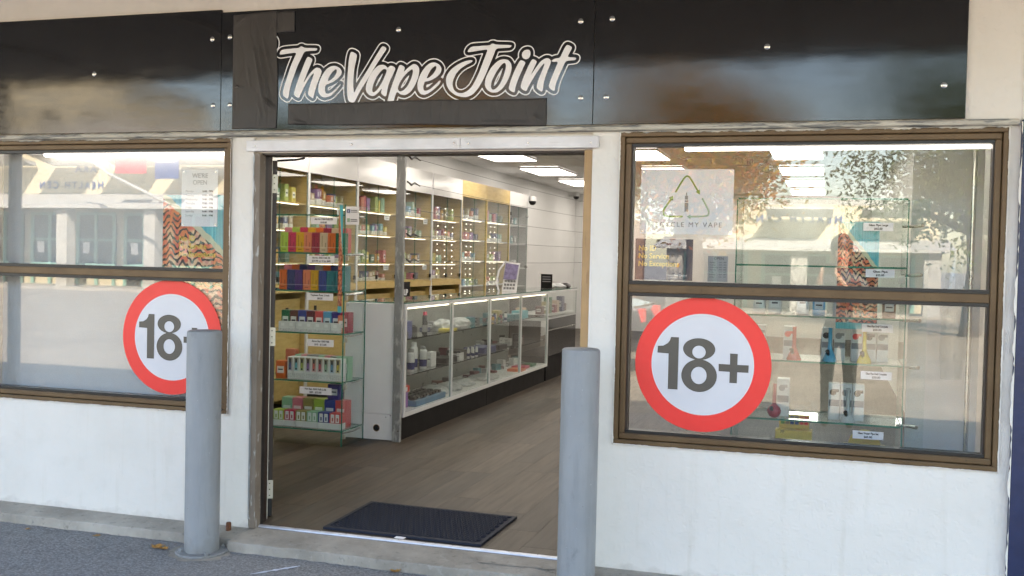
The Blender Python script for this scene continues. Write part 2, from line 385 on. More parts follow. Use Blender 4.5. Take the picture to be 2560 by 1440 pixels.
def text(body, x, y, z, size, mat, parent=None, name='lettering', align='CENTER', bold=0., sx=1., space=1., facing=-1, rotx=True, label=None, cat=None):
    """flat lettering in the XZ plane; facing -1 reads from the street (-Y), +1 reads from the shop side"""
    cu = bpy.data.curves.new('t', 'FONT'); cu.body = body; cu.size = size; cu.align_x = align; cu.align_y = 'CENTER'
    cu.offset = bold; cu.space_character = space; cu.resolution_u = 3; cu.fill_mode = 'FRONT'
    to = bpy.data.objects.new('t', cu); C.objects.link(to)
    bpy.context.view_layer.update()
    me = bpy.data.meshes.new_from_object(to.evaluated_get(bpy.context.evaluated_depsgraph_get()))
    bpy.data.objects.remove(to); bpy.data.curves.remove(cu)
    base = ROOT[parent] if parent is not None else Vector((x, y, z))
    for v in me.vertices:
        a, b = v.co.x*sx, v.co.y
        v.co = Vector((x+(a if facing < 0 else -a), y, z+b))-base
    me.materials.clear(); me.materials.append(MATS[mat]); me.update()
    o = bpy.data.objects.new(name, me); C.objects.link(o); ROOT[o] = base
    if parent is not None: o.parent = parent
    else: o.location = base
    props(o, label, cat, None, None); return o
# signed distance shapes -> flat meshes (brush lettering, numerals, arrows)
def smooth_poly(p, it=2):
    for _ in range(it):
        q = []
        for i in range(len(p)):
            a, b = p[i], p[(i+1) % len(p)]
            q += [(a[0]*.8+b[0]*.2, a[1]*.8+b[1]*.2), (a[0]*.2+b[0]*.8, a[1]*.2+b[1]*.8)]
        p = q
    return p
def seg_dist(X, Z, poly, closed=True):
    d = np.full(X.shape, 9.); n = len(poly)
    for i in range(n if closed else n-1):
        ax, az = poly[i]; bx, bz = poly[(i+1) % n]; ex, ez = bx-ax, bz-az
        t = np.clip(((X-ax)*ex+(Z-az)*ez)/(ex*ex+ez*ez+1e-12), 0, 1)
        d = np.minimum(d, np.hypot(X-ax-t*ex, Z-az-t*ez))
    return d
def inside(X, Z, poly):
    r = np.zeros(X.shape, bool); n = len(poly)
    for i in range(n):
        ax, az = poly[i]; bx, bz = poly[(i+1) % n]
        c = ((az > Z) != (bz > Z)) & (X < (bx-ax)*(Z-az)/((bz-az) if bz != az else 1e-9)+ax); r ^= c
    return r
def sdf_poly(X, Z, outer, holes=()):
    d = seg_dist(X, Z, outer); ins = inside(X, Z, outer)
    for h in holes: d = np.minimum(d, seg_dist(X, Z, h)); ins &= ~inside(X, Z, h)
    return np.where(ins, -d, d)
def contour(F, xs, zs, y, fn=None):
    """triangles where F<0 (marching squares), in the plane y"""
    g = G(); idx = {}
    def pt(x, z):
        k = (round(x, 5), round(z, 5))
        if k not in idx: idx[k] = len(g.v); g.v.append((x, y, z))
        return idx[k]
    nx, nz = len(xs), len(zs); neg = F < 0
    full = neg[:-1, :-1] & neg[1:, :-1] & neg[:-1, 1:] & neg[1:, 1:]; any_ = neg[:-1, :-1] | neg[1:, :-1] | neg[:-1, 1:] | neg[1:, 1:]
    for j in range(nz-1):
        i = 0
        while i < nx-1:
            if full[j, i]:
                k = i
                while k < nx-1 and full[j, k]: k += 1
                g.f.append((pt(xs[i], zs[j]), pt(xs[k], zs[j]), pt(xs[k], zs[j+1]), pt(xs[i], zs[j+1]))); i = k; continue
            if any_[j, i]:
                cs = [(i, j), (i+1, j), (i+1, j+1), (i, j+1)]; poly = []
                for q in range(4):
                    a, b = cs[q], cs[(q+1) % 4]; fa, fb = F[a[1], a[0]], F[b[1], b[0]]
                    if fa < 0: poly.append(pt(xs[a[0]], zs[a[1]]))
                    if (fa < 0) != (fb < 0):
                        t = fa/(fa-fb); poly.append(pt(xs[a[0]]+t*(xs[b[0]]-xs[a[0]]), zs[a[1]]+t*(zs[b[1]]-zs[a[1]])))
                poly = [p for n_, p in enumerate(poly) if p != poly[n_-1]]
                if len(poly) > 2: g.f.append(tuple(poly))
            i += 1
    g.mi = [0]*len(g.f); return g
ORD = ['first', 'second', 'third', 'fourth', 'fifth', 'sixth', 'seventh', 'eighth', 'ninth', 'tenth', 'eleventh', 'twelfth']
COL = dict(lime=(.42, .55, .08), red=(.62, .03, .10), amber=(.72, .36, .01), salmon=(.78, .22, .12), crimson=(.38, .02, .05), beige=(.66, .47, .33), orange=(.74, .15, .03), green=(.02, .15, .07), pink=(.72, .22, .28), purple=(.09, .03, .20), blue=(.04, .06, .28), navy=(.03, .04, .16), teal=(.03, .20, .24), brown=(.16, .06, .05), maroon=(.13, .02, .03), coral=(.72, .10, .10), sky=(.12, .40, .65), indigo=(.06, .04, .25), olive=(.34, .28, .09), mint=(.30, .55, .38), yellow=(.75, .60, .05), white=(.75, .75, .75), black=(.02, .02, .022), grey=(.3, .3, .3), violet=(.30, .12, .42), cyan=(.10, .50, .60))
# ---------------------------------------------------------------- traced shapes (metres on the shop front)
LET = [
('T',[(-2.8336,2.5568),(-2.8246,2.5781),(-2.8116,2.5853),(-2.7632,2.5884),(-2.7167,2.5897),(-2.7076,2.5969),(-2.6984,2.5982),(-2.6853,2.5905),(-2.6631,2.5876),(-2.6061,2.5855),(-2.6085,2.5751),(-2.615,2.572),(-2.6481,2.5723),(-2.6831,2.5706),(-2.6991,2.5388),(-2.7206,2.4999),(-2.7384,2.4542),(-2.7561,2.4083),(-2.7683,2.3622),(-2.7732,2.3224),(-2.792,2.3295),(-2.8092,2.3449),(-2.8024,2.383),(-2.7828,2.4389),(-2.7633,2.4947),(-2.7436,2.5371),(-2.7274,2.5669),(-2.7739,2.564)],[]),
('h',[(-2.6641,2.5426),(-2.6456,2.5363),(-2.6336,2.526),(-2.6466,2.4958),(-2.6643,2.4569),(-2.6802,2.4194),(-2.6891,2.3965),(-2.6603,2.4402),(-2.6351,2.4675),(-2.6115,2.4848),(-2.5913,2.4799),(-2.5793,2.4651),(-2.5833,2.4462),(-2.5974,2.4154),(-2.6113,2.3779),(-2.62,2.3485),(-2.6249,2.3206),(-2.6435,2.331),(-2.6593,2.3462),(-2.65,2.3822),(-2.6343,2.4246),(-2.622,2.4588),(-2.6402,2.4446),(-2.6671,2.4075),(-2.6903,2.3651),(-2.7021,2.3406),(-2.71,2.3249),(-2.7287,2.333),(-2.7431,2.3456),(-2.7333,2.3795),(-2.7138,2.4319),(-2.6925,2.4825),(-2.6766,2.5199)],[]),
('e',[(-2.466,2.3953),(-2.473,2.3808),(-2.4942,2.3585),(-2.5228,2.333),(-2.5554,2.3239),(-2.5811,2.3311),(-2.5962,2.3512),(-2.5985,2.3776),(-2.5918,2.4103),(-2.5759,2.4427),(-2.5546,2.4715),(-2.5294,2.4871),(-2.5004,2.4894),(-2.4748,2.4772),(-2.4618,2.4588),(-2.4669,2.4394),(-2.4846,2.4219),(-2.5133,2.4048),(-2.5422,2.3941),(-2.5559,2.3889),(-2.5591,2.3667),(-2.554,2.3469),(-2.5412,2.3433),(-2.5195,2.3509),(-2.4909,2.3731),(-2.4724,2.3912)],[[(-2.5443,2.4089),(-2.5356,2.4316),(-2.5179,2.4573),(-2.5001,2.4714),(-2.4909,2.4679),(-2.4925,2.4532),(-2.5065,2.4308),(-2.528,2.4134)]]),
('V',[(-2.4134,2.5597),(-2.3972,2.5559),(-2.3773,2.5438),(-2.3804,2.518),(-2.3903,2.4761),(-2.3947,2.4307),(-2.3956,2.3852),(-2.3911,2.3395),(-2.3757,2.3717),(-2.3514,2.41),(-2.3202,2.4544),(-2.2859,2.5082),(-2.2584,2.5492),(-2.2362,2.5822),(-2.2203,2.5774),(-2.2095,2.5667),(-2.23,2.5385),(-2.2574,2.5008),(-2.2849,2.4598),(-2.3193,2.4058),(-2.3504,2.3613),(-2.3712,2.326),(-2.3849,2.2971),(-2.4028,2.2942),(-2.4228,2.3045),(-2.4307,2.3405),(-2.4316,2.3894),(-2.429,2.4382),(-2.4264,2.487),(-2.4218,2.5291)],[]),
('a',[(-2.257,2.4821),(-2.2325,2.4871),(-2.213,2.48),(-2.2022,2.4668),(-2.1884,2.4808),(-2.1726,2.4761),(-2.1573,2.4654),(-2.17,2.4369),(-2.1869,2.4052),(-2.2002,2.3702),(-2.2072,2.3205),(-2.2239,2.3264),(-2.2393,2.3406),(-2.23,2.3678),(-2.2542,2.341),(-2.2786,2.3238),(-2.3053,2.3316),(-2.3235,2.3525),(-2.3224,2.3832),(-2.3089,2.4217),(-2.2848,2.4581)],[[(-2.2109,2.4623),(-2.2071,2.4509),(-2.2272,2.4032),(-2.2546,2.362),(-2.2789,2.3416),(-2.288,2.3532),(-2.2833,2.3821),(-2.2664,2.4204),(-2.2423,2.452),(-2.225,2.4643)]]),
('p',[(-2.1361,2.4823),(-2.1203,2.4786),(-2.1044,2.4669),(-2.1161,2.4416),(-2.0888,2.4664),(-2.0615,2.4846),(-2.0424,2.4808),(-2.0283,2.4644),(-2.0261,2.4421),(-2.034,2.4072),(-2.0521,2.3695),(-2.0757,2.3381),(-2.1032,2.326),(-2.1276,2.3298),(-2.1489,2.3464),(-2.1589,2.3209),(-2.1654,2.297),(-2.1667,2.2761),(-2.2018,2.2769),(-2.2005,2.2994),(-2.1907,2.3378),(-2.1742,2.3856),(-2.1576,2.4301),(-2.1444,2.465)],[[(-2.0644,2.4592),(-2.0606,2.4431),(-2.0703,2.4083),(-2.0902,2.3705),(-2.1141,2.3487),(-2.1349,2.3454),(-2.1457,2.3591),(-2.1358,2.3877),(-2.1122,2.4223),(-2.0849,2.4471)]]),
('e',[(-1.9081,2.3941),(-1.9145,2.3784),(-1.9413,2.3538),(-1.9682,2.3354),(-1.9954,2.3234),(-2.0196,2.3303),(-2.0339,2.353),(-2.0362,2.3818),(-2.0283,2.4134),(-2.0117,2.4448),(-1.9917,2.4696),(-1.968,2.4863),(-1.9408,2.4886),(-1.9166,2.4751),(-1.9043,2.4557),(-1.909,2.4353),(-1.9256,2.4168),(-1.9525,2.4017),(-1.9797,2.3929),(-1.9962,2.3928),(-2.0032,2.3681),(-2.0011,2.349),(-1.9889,2.3439),(-1.9652,2.3528),(-1.9383,2.3743),(-1.9149,2.3959)],[[(-1.9869,2.4059),(-1.9771,2.431),(-1.9605,2.4559),(-1.9404,2.4711),(-1.9328,2.4661),(-1.9349,2.4519),(-1.9497,2.4302),(-1.9699,2.4133)]]),
('J',[(-1.7695,2.5314),(-1.7615,2.5484),(-1.7468,2.5604),(-1.7069,2.562),(-1.6473,2.5628),(-1.6426,2.5704),(-1.6311,2.5715),(-1.6194,2.5649),(-1.5359,2.5601),(-1.5373,2.5524),(-1.5453,2.5475),(-1.5813,2.5469),(-1.6173,2.5461),(-1.6297,2.5108),(-1.6485,2.4678),(-1.6672,2.4216),(-1.6894,2.3785),(-1.7087,2.3477),(-1.7347,2.3201),(-1.7645,2.3083),(-1.7947,2.309),(-1.8286,2.3193),(-1.8595,2.3422),(-1.877,2.3711),(-1.8811,2.4028),(-1.8715,2.4278),(-1.8518,2.4524),(-1.8185,2.4734),(-1.7786,2.4894),(-1.7486,2.4931),(-1.7402,2.4912),(-1.7401,2.4849),(-1.7516,2.4791),(-1.7781,2.4674),(-1.8046,2.4509),(-1.8276,2.4265),(-1.8421,2.3954),(-1.8449,2.3702),(-1.8359,2.3447),(-1.8153,2.33),(-1.7884,2.3277),(-1.7619,2.3396),(-1.7389,2.361),(-1.7197,2.395),(-1.7007,2.4351),(-1.6851,2.4784),(-1.6694,2.5184),(-1.6601,2.5431),(-1.6898,2.541),(-1.7296,2.5362)],[]),
('o',[(-1.5734,2.4917),(-1.5504,2.4863),(-1.5353,2.4672),(-1.5331,2.4423),(-1.5405,2.4115),(-1.5576,2.3748),(-1.5798,2.3443),(-1.6057,2.3278),(-1.6353,2.327),(-1.6587,2.3401),(-1.6725,2.3624),(-1.6699,2.3936),(-1.6574,2.4244),(-1.6383,2.455),(-1.6125,2.4791),(-1.593,2.4893)],[[(-1.5698,2.4745),(-1.563,2.465),(-1.5641,2.4433),(-1.5747,2.4063),(-1.5935,2.3665),(-1.6159,2.3437),(-1.6323,2.341),(-1.6409,2.3553),(-1.6366,2.3832),(-1.6209,2.4171),(-1.5987,2.4506),(-1.5827,2.4687)]]),
('i',[(-1.4902,2.4842),(-1.4755,2.4806),(-1.4608,2.4715),(-1.4716,2.4496),(-1.487,2.4161),(-1.5023,2.3794),(-1.5114,2.3518),(-1.514,2.324),(-1.5321,2.3306),(-1.547,2.3419),(-1.5412,2.3712),(-1.529,2.405),(-1.5135,2.4417)],[]),
('dot',[(-1.4542,2.5348),(-1.4428,2.5319),(-1.4371,2.5209),(-1.438,2.5055),(-1.4451,2.4919),(-1.4579,2.4862),(-1.4725,2.4898),(-1.4816,2.5024),(-1.4813,2.5179),(-1.4703,2.5314)],[]),
('n',[(-1.4289,2.4867),(-1.4143,2.4832),(-1.4029,2.4735),(-1.4136,2.4508),(-1.4289,2.4205),(-1.4365,2.4022),(-1.4101,2.4415),(-1.3852,2.4745),(-1.36,2.489),(-1.344,2.4884),(-1.331,2.4757),(-1.3338,2.4605),(-1.3459,2.4333),(-1.3578,2.3999),(-1.3666,2.3664),(-1.3704,2.3234),(-1.3882,2.3316),(-1.403,2.3458),(-1.3988,2.3703),(-1.3837,2.4099),(-1.3686,2.4463),(-1.3627,2.4676),(-1.3814,2.4498),(-1.4094,2.4107),(-1.431,2.3743),(-1.4465,2.347),(-1.4541,2.3287),(-1.4705,2.3353),(-1.4854,2.348),(-1.4795,2.3757),(-1.4643,2.4154),(-1.4459,2.4565)],[]),
('t',[(-1.2536,2.5508),(-1.2377,2.5456),(-1.2255,2.536),(-1.24,2.5091),(-1.249,2.4897),(-1.2048,2.4866),(-1.2047,2.4805),(-1.2108,2.4746),(-1.2359,2.4731),(-1.258,2.4708),(-1.2729,2.4371),(-1.2879,2.4039),(-1.2999,2.3737),(-1.3072,2.3494),(-1.3089,2.325),(-1.3276,2.3346),(-1.3422,2.3473),(-1.3348,2.3716),(-1.3199,2.411),(-1.3018,2.4533),(-1.2959,2.4699),(-1.3276,2.4695),(-1.3294,2.4772),(-1.3122,2.4858),(-1.2868,2.4879),(-1.2748,2.5135),(-1.2643,2.5359)],[]),
('hid',[(-2.8729,2.6481),(-2.8577,2.6409),(-2.8517,2.624),(-2.8533,2.6041),(-2.8644,2.5945),(-2.8832,2.5953),(-2.8986,2.6092),(-2.8991,2.6359)],[]),
]
ONE = [(-0.7104,1.1429),(-0.6726,1.1428),(-0.6731,0.8903),(-0.7202,0.89),(-0.7205,1.0627),(-0.7746,1.0644),(-0.7736,1.0971),(-0.746,1.0996),(-0.7249,1.1128),(-0.716,1.1255)]
PLUS = [(-0.4283,1.0762),(-0.3923,1.0756),(-0.3932,1.0237),(-0.3403,1.024),(-0.3405,0.9886),(-0.3928,0.9882),(-0.3931,0.9363),(-0.428,0.9361),(-0.4277,0.9887),(-0.4799,0.9895),(-0.4803,1.0241),(-0.4274,1.0237)]
A1 = [(-0.7142,1.8405),(-0.6816,1.8982),(-0.6693,1.9131),(-0.66,1.916),(-0.6479,1.9088),(-0.6059,1.8395)]
H1 = [(-0.5992,1.8268),(-0.6194,1.8395),(-0.599,1.8514)]
A2 = [(-0.586,1.8069),(-0.5683,1.7752),(-0.5551,1.7499),(-0.5538,1.735),(-0.5627,1.7231),(-0.6471,1.7206)]
H2 = [(-0.6598,1.7205),(-0.641,1.7313),(-0.6404,1.71)]
A3 = [(-0.6811,1.7211),(-0.7495,1.7205),(-0.766,1.7259),(-0.7728,1.7396),(-0.7677,1.7589),(-0.7346,1.8062)]
H3 = [(-0.7273,1.8204),(-0.7485,1.8105),(-0.7267,1.7969)]
DV = [(-0.6701,1.7874),(-0.6528,1.7448)]
DV2 = [(-0.6696,1.7993),(-0.6536,1.7909)]
DV3 = [(-0.6693,1.8215),(-0.6552,1.8023)]
DV4 = [(-0.6646,1.836),(-0.66,1.8223)]
TX = [(-0.8525,1.6949),(-0.4735,1.6695)]
# ================================================================ SETTING
g = G(); g.add([(-400, -400, -.075), (400, -400, -.075), (400, 400, -.075), (-400, 400, -.075)], [(0, 1, 2, 3)])
mk('ground', g, 'asphalt', kind='structure', keep=True)
mk('car_park', G().add([(-60, -60, -.071), (60, -60, -.071), (60, -5.6, -.071), (-60, -5.6, -.071)], [(0, 1, 2, 3)]), 'chip_seal', kind='structure', keep=True)
def apron(name, x0, x1, ytop, yedge, mat, ztop=-.002, n=60, seed=1):
    rn = random.Random(seed); g = G(); vs = []; fs = []
    for i in range(n+1):
        x = x0+(x1-x0)*i/n; j = rn.uniform(-.010, .010)+.008*math.sin(i*.21+seed)
        vs += [(x, ytop, ztop), (x, (ytop+yedge)/2, ztop-.010+rn.uniform(-.002, .002)), (x, yedge+j*.6+.004, ztop-.022), (x, yedge+j*.6, ztop-.027), (x, yedge+j*.6-.004, -.0765)]
    for i in range(n):
        for k in range(4): a = i*5+k; fs.append((a, a+1, a+6, a+5))
    g.add(vs, fs); return mk(name, g, mat, kind='structure', smooth=False, keep=True)
apron('footing_strip', -9, -2.985, .0, -.155, 'concrete', seed=3, n=120)
apron('doorstep', -2.983, -1.117, .028, -.205, 'concrete', seed=5, n=50)
apron('footing_strip', -1.115, 3.5, .0, -.16, 'concrete', seed=9, n=90)

# ---------------------------------------------------------------- the shop building
shop = thing('shop_building', 'single storey cream stucco shop front under a verandah', 'building', (-2, .1, 0))
W = G()
for a in [(-9, .783, 0, .2, 2.158, 3.9), (-9, .783, 0, .2, 2.122, 2.158), (-9, -4.87, 0, .2, -.08, 2.122), (-4.87, -3.122, 0, .2, -.08, .612),
          (-3.122, -2.987, 0, .2, -.08, 2.122), (-1.115, -.977, 0, .2, -.08, 2.122), (-.977, .735, 0, .2, -.08, .612), (.735, .783, 0, .2, -.08, 2.122),
          (-2.987, -1.115, .02, .2, 2.040, 2.122)]: W.box(*a)
mk('wall', W, 'cream_stucco', shop)
mk('roof', G().box(-9, .95, .21, 17.6, 3.3, 3.45), 'roof_grey', shop)
def ragged(pts_n, x0, x1, z, h0, h1, y, axis='x', seed=0, thick=.004):
    """a flaking strip of paint or sealant: straight on one side, torn on the other"""
    rn = random.Random(seed); g = G(); vs = []; cur = (h0+h1)/2
    for i in range(pts_n+1):
        t = x0+(x1-x0)*i/pts_n; cur = min(h1, max(h0, cur+rn.uniform(-1, 1)*(h1-h0)*.45))
        if axis == 'x': vs += [(t, y, z), (t, y, z-cur), (t, y+thick, z-cur)]
        else: vs += [(z, y, t), (z-cur, y, t), (z-cur, y+thick, t)]
    fs = []
    for i in range(pts_n):
        a = i*3; fs += [(a, a+1, a+4, a+3), (a+1, a+2, a+5, a+4)]
    return g.add(vs, fs)
# drip ledge under the signs, old grey paint over cream
g = G(); n = 150; vs = []; fs = []; rn = random.Random(4)
for i in range(n+1):
    x = -9+(9.77)*i/n; j = rn.uniform(-.003, .003)
    vs += [(x, 0, 2.1575), (x, -.030+j*.5, 2.153+j*.5), (x, -.036+j, 2.146), (x, -.034+j, 2.131+j), (x, -.024, 2.127), (x, 0, 2.125)]
for i in range(n):
    for k in range(5): a = i*6+k; fs.append((a, a+1, a+7, a+6))
g.add(vs, fs); mk('ledge', g, 'ledge_paint', shop)
def window(x0, x1, z0, z1, tag):
    """bronze framed window with a transom rail and two panes"""
    f = G()
    for a in [(x0, x1, -.012, .11, z1-.022, z1), (x0, x1, -.012, .11, z0, z0+.022), (x0, x0+.022, -.012, .11, z0+.022, z1-.022), (x1-.022, x1, -.012, .11, z0+.022, z1-.022)]: f.box(*a)
    wf = mk('window', f, 'bronze_aluminium', shop, bevel=.003)
    if tag: wf['label'] = tag
    xi0, xi1, zi0, zi1 = x0+.0235, x1-.0235, z0+.0235, z1-.0235
    s = .028
    for a in [(xi0, xi1, .002, .085, zi1-s, zi1), (xi0, xi1, .002, .085, zi0, zi0+s)]: mk('sash_rail', G().box(*a), 'bronze_aluminium', wf, bevel=.004)
    for a in [(xi0, xi0+s, .003, .085, zi0+s, zi1-s), (xi1-s, xi1, .003, .085, zi0+s, zi1-s)]: mk('sash_stile', G().box(*a), 'bronze_aluminium', wf, bevel=.004)
    # transom: bronze face between two dark gasket lips
    mk('transom', G().box(xi0+s, xi1-s, .012, .085, 1.350, 1.390), 'bronze_aluminium', wf, bevel=.003)
    for za, zb in ((1.3325, 1.3495), (1.3905, 1.4075), (zi1-s-.015, zi1-s-.0005), (zi0+s+.0005, zi0+s+.015)): mk('glazing_bead', G().box(xi0+s, xi1-s, .016, .08, za, zb), 'black_metal', wf)
    for xa, xb in ((xi0+s+.0005, xi0+s+.008), (xi1-s-.008, xi1-s-.0005)): mk('glazing_bead', G().box(xa, xb, .020, .08, zi0+s+.0155, zi1-s-.0155), 'dark_brown_paint', wf)
    for za, zb in ((zi0+s+.015, 1.332), (1.408, zi1-s-.015)):
        mk('pane', G().pane(xi0+s+.001, xi1-s-.001, .052, .058, za, zb), ['window_glass', 'glass_edge'], wf)
    return wf
wL = window(-4.87, -3.122, .613, 2.121, 'left shop window')
wR = window(-.977, .735, .613, 2.121, 'right shop window')
for i, (a, b) in enumerate(((-4.87, -3.122), (-.977, .735))):
    mk('sealant', ragged(260, a-.01, b+.01, 2.125, .002, .011, -.0155, seed=20+i), 'ledge_paint', shop)
    mk('sealant', ragged(260, a-.01, b+.01, .611, -.004, -.001, -.0155, seed=30+i), 'cream_stucco', shop)
    mk('sealant', ragged(220, .61, 2.12, b+.004, .002, .006, -.0155, 'z', seed=40+i), 'cream_stucco', shop)
    mk('sealant', ragged(220, .61, 2.12, a-.004, -.006, -.002, -.0155, 'z', seed=50+i), 'cream_stucco', shop)
# door frame
df = mk('door_frame', G().box(-2.9865, -2.945, -.006, .055, -.002, 2.0395), 'weathered_frame', shop, bevel=.003)
mk('jamb_stop', G().box(-2.9865, -2.953, .0555, .10, .0, 2.036), 'black_metal', df, bevel=.002)  # stop coloured black to paint in the shaded gap beside the door
mk('jamb_stop', G().box(-2.9865, -2.967, .1005, .16, .0, 2.036), 'dark_brown_paint', df, bevel=.002)
mk('head', G().box(-2.946, -1.158, .02, .16, 2.030, 2.0395), 'dark_brown_paint', df)
mk('tan_jamb', G().box(-1.1575, -1.1155, .004, .16, .0, 2.0395), 'tan_timber', df, bevel=.003)
mk('paint_edge', ragged(80, .05, 2.03, -2.9865, -.010, -.002, -.009, 'z', seed=8), 'galvanised_steel', df)
mk('sealant', ragged(80, .02, 2.04, -1.116, -.012, -.002, -.002, 'z', seed=9), 'cream_stucco', df)
# white board over the door, two lengths butted
for a, b in ((-3.022, -1.797), (-1.795, -1.083)):
    bd = mk('trim_board', G().box(a, b, -.022, .018, 2.047, 2.105), 'white_trim', shop, bevel=.003)
    for sx, sz in ((-2.968, 2.075), (-2.396, 2.077), (-1.829, 2.077), (-1.75, 2.076), (-1.437, 2.075), (-1.12, 2.071)):
        if a < sx < b:
            s = G(); s.ring([(.005, 0), (.005, .003), (.003, .004)], 10); s.v = [(x+sx, -.0221-z, y+sz) for x, y, z in s.v]
            mk('screw', s, 'steel', bd)
# open door swung well inside: only its hinge edge shows
DD = Vector((-.5, .866, 0)); DN = Vector((.866, .5, 0)); D0 = Vector((-2.973, .226, 0))
def obox(l0, l1, t0, t1, z0, z1):       # box in the door's own frame: l along the leaf, t back from its face
    p = [D0+DD*l-DN*t for l, t in ((l0, t0), (l1, t0), (l1, t1), (l0, t1))]
    return G().add([(q.x, q.y, z) for z in (z0, z1) for q in p], [(0, 1, 2, 3), (7, 6, 5, 4), (0, 4, 5, 1), (1, 5, 6, 2), (2, 6, 7, 3), (3, 7, 4, 0)])
dr = mk('door', obox(0, .88, 0, .042, .012, 2.02), 'dark_brown_paint', shop, label='dark brown timber door standing open inside, only its hinge edge showing', bevel=.002)
mk('kick_plate', obox(-.0016, -.0002, .003, .039, .014, .16), 'black_metal', dr)
for hz in (1.89, 1.03, .165):
    h = mk('hinge', obox(-.003, -.0018, -.004, .026, hz-.052, hz+.052), 'hinge_steel', dr)
    q = D0-DN*.036-DD*.006
    s = G(); s.ring([(.006, hz-.052), (.006, hz+.052)], 10, (q.x, q.y)); mk('hinge_pin', s, 'hinge_steel', h, smooth=True)
    for k in (-.034, 0, .034): mk('screw', obox(-.0042, -.0031, .012, .018, hz+k-.003, hz+k+.003), 'black_metal', h)
mk('door_stay', G().tube([(-2.99, .26, 2.023), (-2.85, .22, 2.024), (-2.765, .15, 2.024)], .006), 'black_metal', dr)
mk('threshold_strip', G().prism_x([(.030, -.001), (.034, .006), (.050, .010), (.066, .006), (.070, -.001)], -2.9455, -1.1585), 'aluminium', shop)
for i in range(12):
    s = G(); s.ring([(.0035, .0101), (.003, .0112)], 8, (-2.88+i*.152, .050)); mk('screw', s, 'dark_grey', shop)
# neighbour in navy paint
nb = thing('neighbouring_wall', 'dark navy painted wall of the shop next door', 'wall', (2.4, .1, -.075))
mk('wall', G().box(.7835, 6, -.035, .25, -.08, 2.149), 'navy_paint', nb, bevel=.004)
mk('upper_wall', G().box(.7835, 6, -.003, .25, 2.151, 3.9), 'cream_stucco', nb)
mk('paint_edge', ragged(120, -.06, 2.14, .7845, .000, .012, -.0375, 'z', seed=77), 'cream_stucco', nb)
# verandah
ver = thing('verandah', 'flat verandah roof over the pavement in front of the shops', 'canopy', (-3, -1.7, -.075))
mk('soffit', G().box(-14, 8, -2.7, -.01, 2.99, 3.05), 'soffit', ver)
mk('roof', G().box(-14, 8, -2.74, -.01, 3.055, 3.13), 'roof_grey', ver)
mk('gutter', G().box(-14, 8, -2.82, -2.745, 2.97, 3.15), 'canopy_white', ver)
for px in (-7.02, -13.0, 4.1):
    mk('post', G().ring([(.055, -.075), (.055, 2.99)], 20, (px, -2.55)), 'canopy_white', ver, smooth=True)
for i in range(12): mk('joist', G().box(-13.5+i*1.9, -13.42+i*1.9, -2.69, -.02, 2.962, 2.9885), 'soffit', ver)
# interior shell
wl = mk('wall', G().box(-5.55, -5.35, .21, 17.4, -.1, 2.949), 'interior_white', kind='structure', keep=True)
mk('wall', G().box(-5.349, .80, 17.2, 17.4, -.1, 2.949), 'interior_white', kind='structure', keep=True)
mk('wall', G().box(.80, .95, .21, 17.4, -.1, 2.949), 'interior_white', kind='structure', keep=True)
g = G(); g.box(-5.55, .95, .21, 17.4, 2.95, 3.0); cl = mk('ceiling', g, 'ceiling_white', kind='structure', keep=True)
for i in range(7):
    mk('seam', G().box(-5.34+i*.92, -5.325+i*.92, .22, 17.1, 2.946, 2.9495), 'frame_white', cl)
for i in range(14):
    mk('seam', G().box(-5.34, .79, .9+i*1.22, .915+i*1.22, 2.9465, 2.9497), 'frame_white', cl)
fl = mk('floor', G().box(-5.35, .80, .0705, 17.2, -.07, -.004), 'floor_plank', kind='structure', keep=True)
pm = None
rn = random.Random(2)
for c in range(18):
    y = .072-rn.uniform(0, 1.1); x = -4.18+c*.18
    while y < 8.2:
        a, b = max(y, .072), min(y+1.219, 8.4)
        if b-a > .1:
            if abs(b-a-1.219) < 1e-6 and pm:
                o = bpy.data.objects.new('plank', pm); C.objects.link(o); o.parent = fl; o.location = (x, a, 0)
            else:
                g = G().box(0, .1783, 0, b-a-.0018, -.0038, 0)
                me = bpy.data.meshes.new('plank'); me.from_pydata(g.v, [], g.f); me.materials.append(MATS['floor_plank'])
                o = bpy.data.objects.new('plank', me); C.objects.link(o); o.parent = fl; o.location = (x, a, 0)
                if abs(b-a-1.219) < 1e-6: pm = me
        y += 1.22
# ---------------------------------------------------------------- fascia signs
SCREWS = [(-4.009, 2.493), (-3.244, 2.658), (-3.234, 2.298), (-3.135, 2.666), (-3.130, 2.299), (-2.146, 2.663), (-1.187, 2.662), (-1.178, 2.29), (-1.031, 2.667), (-1.051, 2.291), (-0.3, 2.505), (0.464, 2.307), (-5.3, 2.5), (-6.4, 2.5)]
def sign(x0, x1, z1, label):
    t = thing('fascia_sign', label, 'sign', ((x0+x1)/2, -.01, 2.16), 'black sign panels over the shop front')
    mk('panel', G().box(x0, x1, -.016, -.001, 2.1595, z1), 'black_gloss_panel', t, bevel=.0015)
    for sx, sz in SCREWS:
        if x0 < sx < x1:
            s = G(); s.ring([(.0135, 0), (.0135, .002), (.009, .0045), (.005, .006)], 14); s.v = [(x+sx, -.0162-z, y+sz) for x, y, z in s.v]
            mk('screw', s, 'steel', t, smooth=True)
    return t
sgL = sign(-7.0, -3.1885, 2.815, 'plain black gloss sign panel over the left window')
sgM = sign(-3.186, -1.1175, 2.80, 'black sign panel lettered in white brush script over the doorway')
sgR = sign(-1.115, .555, 2.79, 'plain black gloss sign panel over the right window')
xs = np.arange(-3.05, -1.06, .0032); zs = np.arange(2.10, 2.75, .0032); X, Z = np.meshgrid(xs, zs)
U = np.full(X.shape, 9.)
